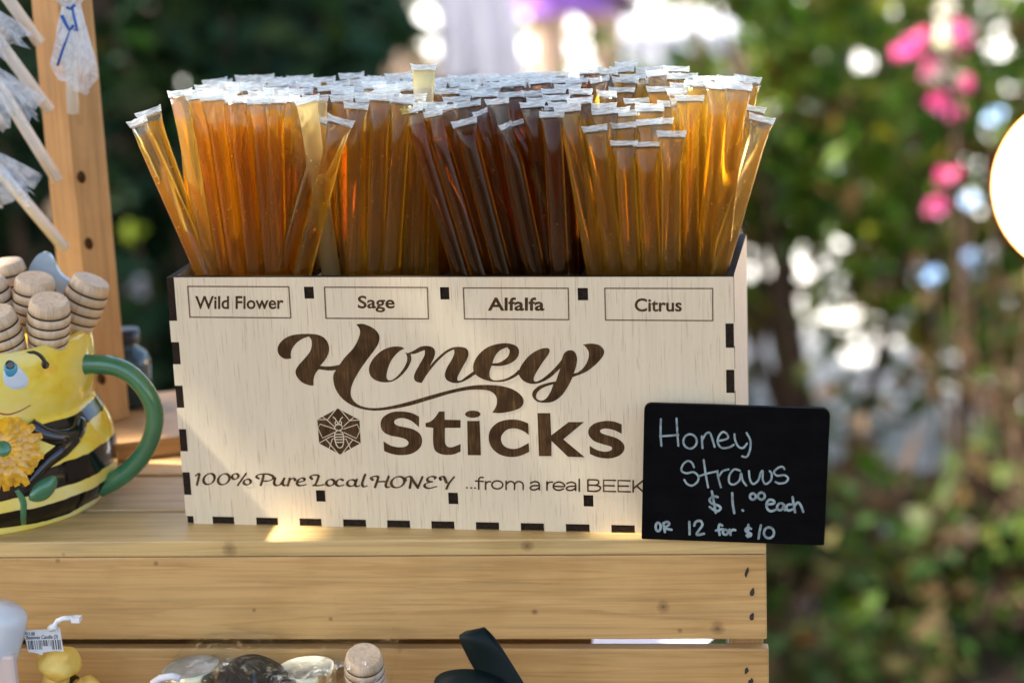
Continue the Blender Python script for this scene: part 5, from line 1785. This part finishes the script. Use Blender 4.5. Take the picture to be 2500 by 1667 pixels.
# ================================================================== display stand: post with drilled holes on a base block
def stand():
    p0 = CRI @ (BOXM @ Vector((0, 0, 0)))
    c = on_floor(228, 1042, .009)
    # block
    root = empty('display_post', mtx=CRM @ Matrix.Translation((c.x, c.y, 0)), label='drilled pine post on a wooden base, holding wrapped honey lollipops', cat='display post')
    depth = (CRM @ c - CAM).dot(_f)
    s = 101 / CAM_F * depth
    th = R(33)
    mt = rot_z(-CRATE_YAW + th - R(90) + R(57))
    # square post, one edge towards the camera
    a = math.atan2(1, 1)
    ang = R(-33)
    mrot = rot_z(ang)
    mbb = MB()
    mbb.box((-.042, -.030, .0003), (.048, .050, .009))
    mbb.build('base_block', pine('base_block_pine', (.50, .28, .11), 0), root, rot_z(R(20)), bevel=.0012)
    mb = MB()
    mb.box((-s / 2, -s / 2, .009), (s / 2, s / 2, .36))
    pm = pine('post_pine', (.50, .27, .09), 2)
    post = mb.build('post', pm, root, Matrix.Translation((0, s * .62, 0)) @ mrot, bevel=.0011)
    hm = plain('hole_shade', (.05, .022, .008), .95, .3, 300, Specular_IOR_Level=.05)  # dark discs on the post, the shade inside a hole put into their colour
    mw = CRM @ Matrix.Translation((c.x, c.y, 0)) @ Matrix.Translation((0, s * .62, 0)) @ mrot
    im = mw.inverted()
    d3 = im.to_3x3()
    def hole(px, py, face):
        n = Vector((0, -1, 0)) if face == 'r' else Vector((-1, 0, 0))
        o = im @ CAM
        d = d3 @ ray(px, py)
        pl = -s / 2
        t = (pl - (o.y if face == 'r' else o.x)) / (d.y if face == 'r' else d.x)
        P = o + d * t
        mb = MB()
        q = n.to_track_quat('Z', 'Y').to_matrix().to_4x4()
        mb.lathe([(.0001, .00012), (.0025, .00012), (.0028, -.0005)], 16, Matrix.Translation(P) @ q)
        mb.build('hole', hm, post)
        return mw @ P
    for px, py in ((197, 433), (215, 595), (246, 925)):
        hole(px, py, 'r')
    sock = [hole(px, py, 'l') for px, py in ((92, 84), (118, 252), (134, 420), (150, 590))]
    # honey lollipops: pale stick pushed into the post, wrapped head in crinkled film
    stickm = plain('paper_stick', (.80, .75, .66), .6, .05, 60)
    filmm = film('crinkled_cellophane', (.88, .93, .97), .55, .12)
    candy = honey('honey_candy', (.93, .60, .18), (.75, .42, .08), .5)
    tie = plain('blue_twist_tie', (.008, .09, .36), .3, .2, 80)
    starts = [(0, -40), (0, 104), (0, 222), (56, 486)]
    heads = [(-60, -120), (-40, 40), (-30, 170), (-12, 390)]
    ends = [(96, 104), (120, 268), (140, 440), (158, 606)]
    names = ['wrapped lollipop in the topmost hole at the picture edge', 'wrapped lollipop in the second hole from the top', 'wrapped lollipop in the third hole from the top', 'wrapped lollipop in the lowest used hole']
    bags = [(-70, -90, 60), (10, 130, 58), (20, 300, 66), (40, 440, 66)]
    yd = (CRM @ c).y - .004
    for i in range(4):
        dpt = yd - .004
        e = sock[i]
        S_ = at_y(*ends[i], dpt + .002)
        Hh_ = at_y(*bags[i][:2], dpt - .012)
        dirn = (Hh_ - S_).normalized()
        if i == 0:
            st = at_y(20, -2, dpt - .008)
            dirn = (st - S_).normalized()
        elif i == 3:
            dirn = (at_y(60, 490, dpt - .008) - S_).normalized()
        else:
            dirn = (at_y(0, (0, 106, 214)[i], dpt - .012) - S_).normalized()
        Ls = .062
        T_ = S_ + dirn * Ls
        lr = empty('wrapped_lollipop', S_, label='honey ' + names[i] + ' of the post', cat='lollipop', group='wrapped lollipops stuck into the post')
        inv = -S_
        mb = MB()
        mb.tube([S_ + inv, S_ + inv + dirn * Ls], .0026, 12)
        mb.build('stick', stickm, lr)
        hc = S_ + dirn * (Ls + .008)
        mb = MB()
        q = dirn.to_track_quat('Z', 'Y').to_matrix().to_4x4()
        mb.ball(hc + inv, .0095, 18, (1, 1, .8), q)
        mb.build('candy', candy, lr)
        # film: closed over the candy, gathered at the neck, flared skirt down the stick
        rnd = random.Random(30 + i)
        mb = MB()
        n = 30
        prof = [(.001, .021), (.006, .020), (.0112, .012), (.0118, .004), (.009, -.003), (.0042, -.007), (.0030, -.0095), (.0055, -.014), (.0100, -.021), (.0135, -.028), (.0155, -.034)]
        vs, fs = [], []
        for k_, (r_, z_) in enumerate(prof):
            for j in range(n):
                a_ = 2 * math.pi * j / n
                cr_ = 1 + (.35 * math.sin(a_ * 5 + i) * (k_ > 5) + .2 * math.sin(a_ * 9 + 2 * i)) * (k_ / 10) + rnd.uniform(-.03, .03)
                vs.append(hc + inv + q @ Vector((math.cos(a_) * r_ * cr_, math.sin(a_) * r_ * cr_ * (.55 if k_ > 6 else 1), z_ * (1 if k_ < 10 else rnd.uniform(.9, 1.12)))))
        for k_ in range(len(prof) - 1):
            for j in range(n):
                fs.append((k_ * n + j, k_ * n + (j + 1) % n, (k_ + 1) * n + (j + 1) % n, (k_ + 1) * n + j))
        mb.add(vs, fs, True)
        mb.build('wrapper', filmm, lr)
    # the one tied with a blue twist on the side facing the camera
    dpt = yd - .022
    top = at_y(166, -8, dpt)
    end = at_y(178, 276, dpt + .006)
    lr = empty('wrapped_lollipop', end, label='honey lollipop hanging before the post, film gathered with a blue twist tie', cat='lollipop', group='wrapped lollipops stuck into the post')
    inv = -end
    ax = (top - end).normalized()
    Ls = (top - end).length
    mb = MB()
    mb.tube([Vector((0, 0, 0)), ax * Ls], [.0026, .0026], 12)
    mb.build('stick', stickm, lr)
    mb = MB()
    mb.ball(ax * (Ls + .012), .0095, 18)
    mb.build('candy', candy, lr)
    q = ax.to_track_quat('Z', 'Y').to_matrix().to_4x4()
    mb = MB()
    rnd = random.Random(77)
    n = 36
    px_m = (CRM @ c - CAM).dot(_f) / CAM_F
    neck = at_y(172, 14, dpt) + inv
    prof = [(.001, .024), (.008, .021), (.0118, .012), (.0075, .004), (.0032, 0), (.0045, -.008), (.0060, -.016), (.0074, -.024), (.0080, -.030)]
    vs, fs = [], []
    for k_, (r_, z_) in enumerate(prof):
        for j in range(n):
            a_ = 2 * math.pi * j / n
            cr_ = 1 + (.30 * math.sin(a_ * 4 + 1) + .2 * math.sin(a_ * 7)) * (k_ > 3) + rnd.uniform(-.06, .06)
            ln = 1 + (.25 * math.sin(a_ + 2.6) + rnd.uniform(-.05, .05)) * (k_ > 7)
            vs.append(neck + q @ Vector((math.cos(a_) * r_ * cr_, math.sin(a_) * r_ * cr_ * .6, z_ * ln)))
    for k_ in range(len(prof) - 1):
        for j in range(n):
            fs.append((k_ * n + j, k_ * n + (j + 1) % n, (k_ + 1) * n + (j + 1) % n, (k_ + 1) * n + j))
    mb.add(vs, fs, False)
    mb.build('wrapper', filmm, lr)
    mb = MB()
    def pt(x, y, dy=-.006):
        return at_y(x, y, dpt + dy) + inv
    mb.tube([pt(162, 18), pt(172, 22), pt(184, 12)], .0011, 8, flat=.6)
    mb.tube([pt(176, 18), pt(180, 40), pt(186, 62), pt(188, 76), pt(180, 72)], .0006, 8)
    mb.tube([pt(150, 38), pt(160, 58), pt(170, 74), pt(180, 62)], .0008, 8)
    mb.tube([pt(172, 72), pt(163, 95), pt(152, 125), pt(141, 160)], [.0007, .0011, .0016, .0015], 8, flat=.4)
    mb.build('twist_tie', tie, lr)
stand()

# dark glass bottle standing behind the base block
def bottle():
    b = on_floor(318, 960, .0002)
    b = Vector((-.172, .165, 0))
    root = empty('small_bottle', mtx=CRM @ Matrix.Translation(on_crate(322, 985, .150) * 1.0), label='small dark teal glass bottle standing behind the display post base', cat='bottle')
    o = root
    k = NT('dark_teal_glass')
    k.set(Base_Color=(.012, .045, .06, 1), Roughness=.12, Coat_Weight=.4)
    mb = MB()
    z0 = on_crate(322, 985, .150).z
    mb.lathe([(.001, 0), (.0095, 0), (.0105, .001), (.0105, .020), (.0090, .025), (.0055, .0275), (.0055, .030)], 26)
    mb.build('bottle_body', k.m, root)
    mb = MB()
    mb.lathe([(.0062, .030), (.0064, .0305), (.0064, .036), (.001, .0362)], 22)
    mb.build('cap', plain('black_cap', (.02, .02, .025), .35), root)
bottle()

# ================================================================== goods on the table in front of the crate
YL = -.040
def at_l(px, py, y=YL):
    return on_crate(px, py, y)
def low_base(px, y):
    p = at_l(px, 1600, y)
    return Vector((p.x, y, TZ))
def candle():
    b = low_base(150, YL)
    root = empty('beeswax_candle', mtx=CRM @ Matrix.Translation(b), label='lumpy yellow beeswax candle below the slat gap, with a white price tag on top', cat='candle')
    k = NT('beeswax')
    nz = k.noise(k.coord((90, 90, 90)), 1, 4)
    k.l(k.ramp(nz, [(.3, (.78, .46, .06)), (.7, (.88, .64, .16))]), k.b.inputs['Base Color'])
    k.set(Roughness=.45, Subsurface_Weight=.25)
    k.b.inputs['Subsurface Radius'].default_value = (.004, .002, .0006)
    k.bump(nz, .35, .002)
    def lump(c, r, sq, seed, amp=.10):
        mb = MB()
        rnd = random.Random(seed)
        mb.ball((0, 0, 0), 1, 30)
        ph = [rnd.uniform(0, 6) for _ in range(6)]
        out = []
        for v in mb.v:
            v = Vector(v)
            d = 1 + amp * (math.sin(3 * v.x + ph[0]) * math.sin(4 * v.y + ph[1]) + .7 * math.sin(5 * v.z + ph[2] + 2 * v.x) + .5 * math.sin(7 * v.x + ph[3]) * math.sin(6 * v.z + ph[4]))
            out.append(tuple(Vector(c) + Vector((v.x * sq[0], v.y * sq[1], v.z * sq[2])) * r * d))
        mb.v = out
        return mb
    cap = at_l(143, 1618) - b
    mm = lump((cap.x, 0, cap.z), .0083, (1.0, 1, .80), 3)
    hp = mm
    hp.build('candle_head', k.m, root)
    c2 = at_l(135, 1660) - b
    lump((c2.x, .0005, c2.z - .001), .0055, (.95, .9, 1.2), 5, .06).build('candle_neck', k.m, root)
    mb = MB()
    mb.lathe([(.001, 0), (.012, 0), (.0135, .004), (.013, .02), (.0115, c2.z - .004), (.006, c2.z)], 30)
    mb.build('candle_body', k.m, root)
    c3 = at_l(212, 1668, YL + .004) - b
    lump((c3.x, .004, c3.z - .0015), .0055, (1, 1, .8), 8, .08).build('candle_lump', k.m, root)
    # price tag with plastic barb: hangs on the candle, a thing of its own
    yt = YL - .009
    c0 = at_l(108, 1567, yt)
    rt = empty('price_tag', mtx=CRM @ Matrix.Translation(c0), label='white barcode price tag with a plastic barb standing above the yellow candle', cat='price tag')
    f = 2352 / 440
    q = [at_l(x / f, y / f + 1440, yt) - c0 for x, y in ((305, 525), (650, 512), (640, 495), (775, 480), (785, 520), (828, 800), (740, 790), (560, 812), (550, 845), (455, 815), (372, 808))]
    vs, fs = fill_loops([[(p.x * 1000, p.z * 1000) for p in q]], .12)
    mb = MB()
    mb.add([(v.x / 1000, .00012 - v.z / 1000, v.y / 1000) for v in vs], fs)
    tg = mb.build('tag_card', plain('white_tag_card', (.66, .68, .68), .5, .04, 90), rt)
    ink = plain('black_print', (.03, .03, .035), .6)
    mp = lambda x, y: at_l(x, y, yt) - c0
    def cm(x, y):
        return mp(x / f, y / f + 1440)
    mb = MB()
    text_on(mb, '$11.00', 328, 455, 588, 545, lambda x, y: cm(x, y), .00006, .03, cap='1')
    text_on(mb, 'Beeswax Candle (3)', 345, 758, 640, 592, lambda x, y: cm(x, y - 14 * (x - 345) / 413), .00006, .02, cap='B')
    mb.build('tag_text', ink, tg)
    mb = MB()
    rnd = random.Random(12)
    x = 362
    i = 0
    while x < 800:
        wv = rnd.choice((5, 5, 9, 14))
        y0, y1 = 655 - (x - 362) * .025, 772
        if 540 < x < 660:
            y1 = 728
        sk = .125
        mb2 = [(x, y0), (x + wv, y0), (x + wv + sk * (y1 - y0), y1), (x + sk * (y1 - y0), y1)]
        if x + wv + sk * 120 < 818:
            face_on(mb, mb2, [(0, 1, 2, 3)], lambda a, c: cm(a, c), .00006)
        x += wv + rnd.choice((5, 7, 10, 16))
    mb.build('barcode', ink, tg)
    nyl = plain('white_nylon', (.80, .82, .80), .35, .04)
    mb = MB()
    P = [cm(x, y) + Vector((0, -.0006, 0)) for x, y in ((700, 500), (718, 450), (760, 390), (830, 362), (950, 355))]
    mb.tube(P, .0010, 10)
    mb.tube([cm(655, 500) + Vector((0, -.0005, 0)), cm(690, 472) + Vector((0, -.0006, 0)), cm(748, 482) + Vector((0, -.0005, 0))], .0013, 8)
    a, c = cm(945, 340), cm(1060, 400)
    mb.box((a.x, -.0022, c.z), (c.x, .0012, a.z))
    for j in range(5):
        xx = a.x + (c.x - a.x) * (j + .5) / 5
        mb.ball((xx, -.0005, a.z + .0002), .0006, 8)
    mb.build('tag_barb', nyl, rt)
candle()

def tube_bottle():
    a, t = at_l(18, 1662, -.050), at_l(30, 1478, -.050)
    ax = (at_l(27, 1478, -.050) - at_l(-22, 1662, -.050)).normalized()
    top = at_l(18, 1478, -.050)
    base = Vector((top.x - .040, -.050, TZ))
    top2 = top
    L = (top2 - base).length
    d = (top2 - base).normalized()
    q = d.to_track_quat('Z', 'Y').to_matrix().to_4x4()
    root = empty('lotion_tube', mtx=CRM @ Matrix.Translation(base), label='white plastic tube with dark letters leaning at the lower picture corner', cat='tube')
    k = NT('white_plastic')
    k.set(Base_Color=(.60, .63, .63, 1), Roughness=.25, Subsurface_Weight=.1, Coat_Weight=.3)
    mb = MB()
    r = .0077
    mb.lathe([(.001, .0), (r * 1.5, .0), (r * 1.5, L * .45), (r * 1.42, L * .55), (r * 1.2, L - .006), (r * 1.08, L - .0022), (r * .8, L - .0006), (.001, L)], 30, q @ rot_z(.3))
    body = mb.build('tube_body', k.m, root)
    mb = MB()
    for i, (word, s0) in enumerate((('N', 0), ('O', 1))):
        vs, fs = text_mesh(word, .0)
        pts = []
        for v in vs:
            # lettering runs along the tube
            P = Vector((-.6 + v.y * .9, v.x * .9 + s0 * .95))
            pts.append(P)
        W3 = []
        for P in pts:
            u = -.85 + .75 * P.x
            zl = L - .014 - P.y * .006
            rr = r * (1.2 + .22 * (L - zl) / L / .45 * .45) + .00035
            an = -math.pi / 2 + u * .42 + 1.0
            W3.append(q @ Vector((math.cos(an) * rr, math.sin(an) * rr, zl)))
        mb.add(W3, fs)
    mb.build('lettering', plain('grey_print', (.10, .10, .11), .5), body)
    pb = at_l(12, 1640, -.054)
    rt = empty('plastic_carton', mtx=CRM @ Matrix.Translation((pb.x, -.058, TZ)), label='pale pinkish plastic carton corner under the white tube', cat='carton')
    e = at_l(33, 1600, -.058)
    mb = MB()
    wd = e.x - pb.x
    mb.box((wd - .03, 0, 0), (wd, .004, e.z - TZ))
    mb.build('carton_body', plain('pale_pink_plastic', (.62, .50, .44), .3, .08, 40), rt, bevel=.0015)
tube_bottle()

def gift():
    y = -.036
    b = low_base(640, y)
    root = empty('gift_basket', mtx=CRM @ Matrix.Translation(b), label='cellophane wrapped gift of two honey jars and a dark round tin', cat='gift pack')
    gl = NT('honey_jar_glass')
    gl.set(Base_Color=(.55, .36, .13, 1), Roughness=.12, Coat_Weight=.4)
    lidm = plain('grey_green_jar_lid', (.42, .43, .36), .4, .3, 160)
    rimm = plain('pale_gold_band', (.66, .58, .36), .25, .2, 60, Metallic=.8)
    for i, (px, py, wpx) in enumerate(((505, 1625, 150), (765, 1628, 150))):
        c = at_l(px, py, y + .012) - b
        r = wpx / CAM_F * .79 / 2
        mb = MB()
        t = Matrix.Translation((c.x, .012, 0)) @ Matrix.Rotation(R(-6 + 3 * i), 4, 'Y')
        zt = c.z
        mb.lathe([(.001, .0006), (r * .92, .0006), (r, .004), (r, zt - .014), (r * .9, zt - .009)], 36, t)
        j = mb.build('jar', gl.m, root)
        mb = MB()
        mb.lathe([(r * .96, zt - .0095), (r * .98, zt - .009), (r * .98, zt - .001), (r * .93, zt)], 36, t)
        mb.build('lid_band', rimm, j)
        mb = MB()
        mb.lathe([(r * .93, zt + .0001), (r * .8, zt + .0006), (r * .55, zt + .0002), (.001, zt + .0005)], 36, t)
        mb.build('lid', lidm, j)
    c = at_l(612, 1690, y - .006) - b
    mb = MB()
    rr = 90 / CAM_F * .78
    mb.lathe([(.001, -.012), (rr, -.012), (rr * 1.02, -.010), (rr * 1.02, .0), (rr * .9, .0022), (rr * .5, .0034), (.001, .0038)], 40, Matrix.Translation((c.x, -.006, c.z)) @ Matrix.Rotation(R(62), 4, 'X'))
    mb.build('tin', plain('dark_brown_tin', (.022, .018, .013), .5, .3, 60, Specular_IOR_Level=.15), root)
    # crinkled cellophane draped over all of it
    prof = [(400, 1668), (400, 1650), (425, 1622), (465, 1606), (520, 1600), (580, 1599), (615, 1605), (660, 1618), (720, 1618), (780, 1606), (835, 1598), (880, 1590), (930, 1588), (955, 1610), (962, 1650)]
    cols_ = [at_l(x, yv, y - .002) - b for x, yv in prof]
    rnd = random.Random(9)
    rows = [(.030, -.004), (.016, .0006), (.002, .0012), (-.012, -.001), (-.020, -.009), (-.023, -.026)]
    vs, fs = [], []
    sub = smooth_loop([(p.x * 1000, p.z * 1000) for p in cols_], False, 4)
    for j, (dy, dz) in enumerate(rows):
        for i, p in enumerate(sub):
            w_ = .0012 * math.sin(i * .9 + j * 1.7) + .0008 * math.sin(i * 2.1 - j) + rnd.uniform(-.0006, .0006)
            vs.append((p[0] / 1000 + w_ * .4, dy + w_, p[1] / 1000 + dz + w_ * .5 + .0004))
    n = len(sub)
    for j in range(len(rows) - 1):
        for i in range(n - 1):
            fs.append((j * n + i, j * n + i + 1, (j + 1) * n + i + 1, (j + 1) * n + i))
    k = NT('clear_cellophane')
    wr = k.noise(k.coord((110, 110, 110)), 1, 4, .6, 2.5)
    k.bump(wr, .35, .002)
    gls = k.n('ShaderNodeBsdfGlossy')
    gls.inputs['Roughness'].default_value = .12
    k.l(k.ramp(k.noise(k.coord((55, 55, 55)), 1, 2), [(.38, (.95, .9, .75)), (.5, (.85, .97, .9)), (.6, (.8, .85, 1)), (.7, (1, .92, .95))]), gls.inputs['Color'])
    bn = [q for q in k.t.nodes if q.bl_idname == 'ShaderNodeBump'][0]
    k.l(bn.outputs[0], gls.inputs['Normal'])
    tp = k.n('ShaderNodeBsdfTransparent')
    fr = k.n('ShaderNodeFresnel')
    fr.inputs['IOR'].default_value = 1.22
    k.l(bn.outputs[0], fr.inputs['Normal'])
    mx = k.n('ShaderNodeMixShader')
    k.l(k.ramp(wr, [(.40, (.04, .04, .04)), (.56, (.12, .12, .12)), (.68, (.5, .5, .5))]), mx.inputs[0])
    k.l(tp.outputs[0], mx.inputs[1])
    k.l(gls.outputs[0], mx.inputs[2])
    k.l(mx.outputs[0], k.out.inputs[0])
    mb = MB()
    mb.add(vs, fs, True)
    mb.build('cellophane', k.m, root)
    # white cord bow end seen at the edge of the pack
    mb = MB()
    P = [at_l(x, yv, y - .026) - b for x, yv in ((372, 1668), (392, 1655), (420, 1650), (440, 1656))]
    mb.tube(P, .0014, 10)
    mb.build('cord', plain('white_cord', (.75, .74, .74), .5), root)
gift()
o = dipper(890, 1640, -.040, R(6), R(24), 'wooden honey dipper wrapped in cellophane at the end of the gift pack', 1.1, .80, group='honey dippers')

def ribbon():
    y = -.052
    b = low_base(1180, y)
    root = empty('ribbon_bow', mtx=CRM @ Matrix.Translation(b), label='dark green satin ribbon bow with one tall loop in front of the lower slat', cat='ribbon bow')
    k = NT('dark_green_satin')
    nz = k.noise(k.coord((900, 900, 900)), 1, 2)
    k.set(Base_Color=(.005, .012, .011, 1), Roughness=.5, Specular_IOR_Level=.2)
    k.bump(nz, .3, .0002)
    def band(path, wid, nm):
        """path: list of (px, py, dy) for the two edges: centre line with half width vector in px"""
        vs, fs = [], []
        ctr = [(at_l(p[0], p[1], y + p[2]) - b, at_l(p[3], p[4], y + p[5]) - b) for p in path]
        A = [c[0] for c in ctr]
        B = [c[1] for c in ctr]
        def cr(P, t):
            i = min(int(t), len(P) - 2)
            u = t - i
            p0, p1, p2, p3 = P[max(i - 1, 0)], P[i], P[i + 1], P[min(i + 2, len(P) - 1)]
            return .5 * (2 * p1 + (p2 - p0) * u + (2 * p0 - 5 * p1 + 4 * p2 - p3) * u * u + (3 * p1 - p0 - 3 * p2 + p3) * u ** 3)
        N_ = 36
        for i in range(N_ + 1):
            t = i / N_ * (len(A) - 1)
            a, c = cr(A, t), cr(B, t)
            vs += [a, a.lerp(c, .5), c]
        for i in range(N_):
            for j in range(2):
                fs.append((i * 3 + j, i * 3 + j + 1, (i + 1) * 3 + j + 1, (i + 1) * 3 + j))
        mb = MB()
        mb.add(vs, fs, True)
        o = mb.build(nm, k.m, root)
        so_ = o.modifiers.new('thick', 'SOLIDIFY')
        so_.thickness = .0003
        return o
    # tall loop: front strip rises from the knot, folds over the top and comes down behind
    band([(1200, 1700, .000, 1275, 1690, .002), (1150, 1620, -.001, 1245, 1625, .001), (1122, 1560, -.003, 1205, 1570, -.001), (1128, 1545, .000, 1182, 1533, .001), (1150, 1540, .005, 1190, 1536, .006), (1180, 1580, .009, 1222, 1575, .010), (1235, 1700, .008, 1300, 1700, .009)], 0, 'tall_loop')
    band([(1230, 1660, .000, 1240, 1705, -.006), (1160, 1634, -.001, 1165, 1690, -.008), (1090, 1638, -.001, 1095, 1695, -.008), (1062, 1660, .000, 1062, 1710, -.004), (1075, 1690, .004, 1080, 1730, .002), (1180, 1720, .006, 1190, 1750, .004)], 0, 'side_loop')
    mb = MB()
    p = at_l(1250, 1705, y) - b
    mb.ball(p, .006, 16, (1.2, .7, .8))
    mb.tube([p, Vector((p.x, .002, p.z * .5)), Vector((p.x - .01, 0, .0003))], [.004, .003, .005], 10, flat=.3)
    mb.build('knot', k.m, root)
ribbon()

# pale wrapped goods inside the crate seen through the slat gap
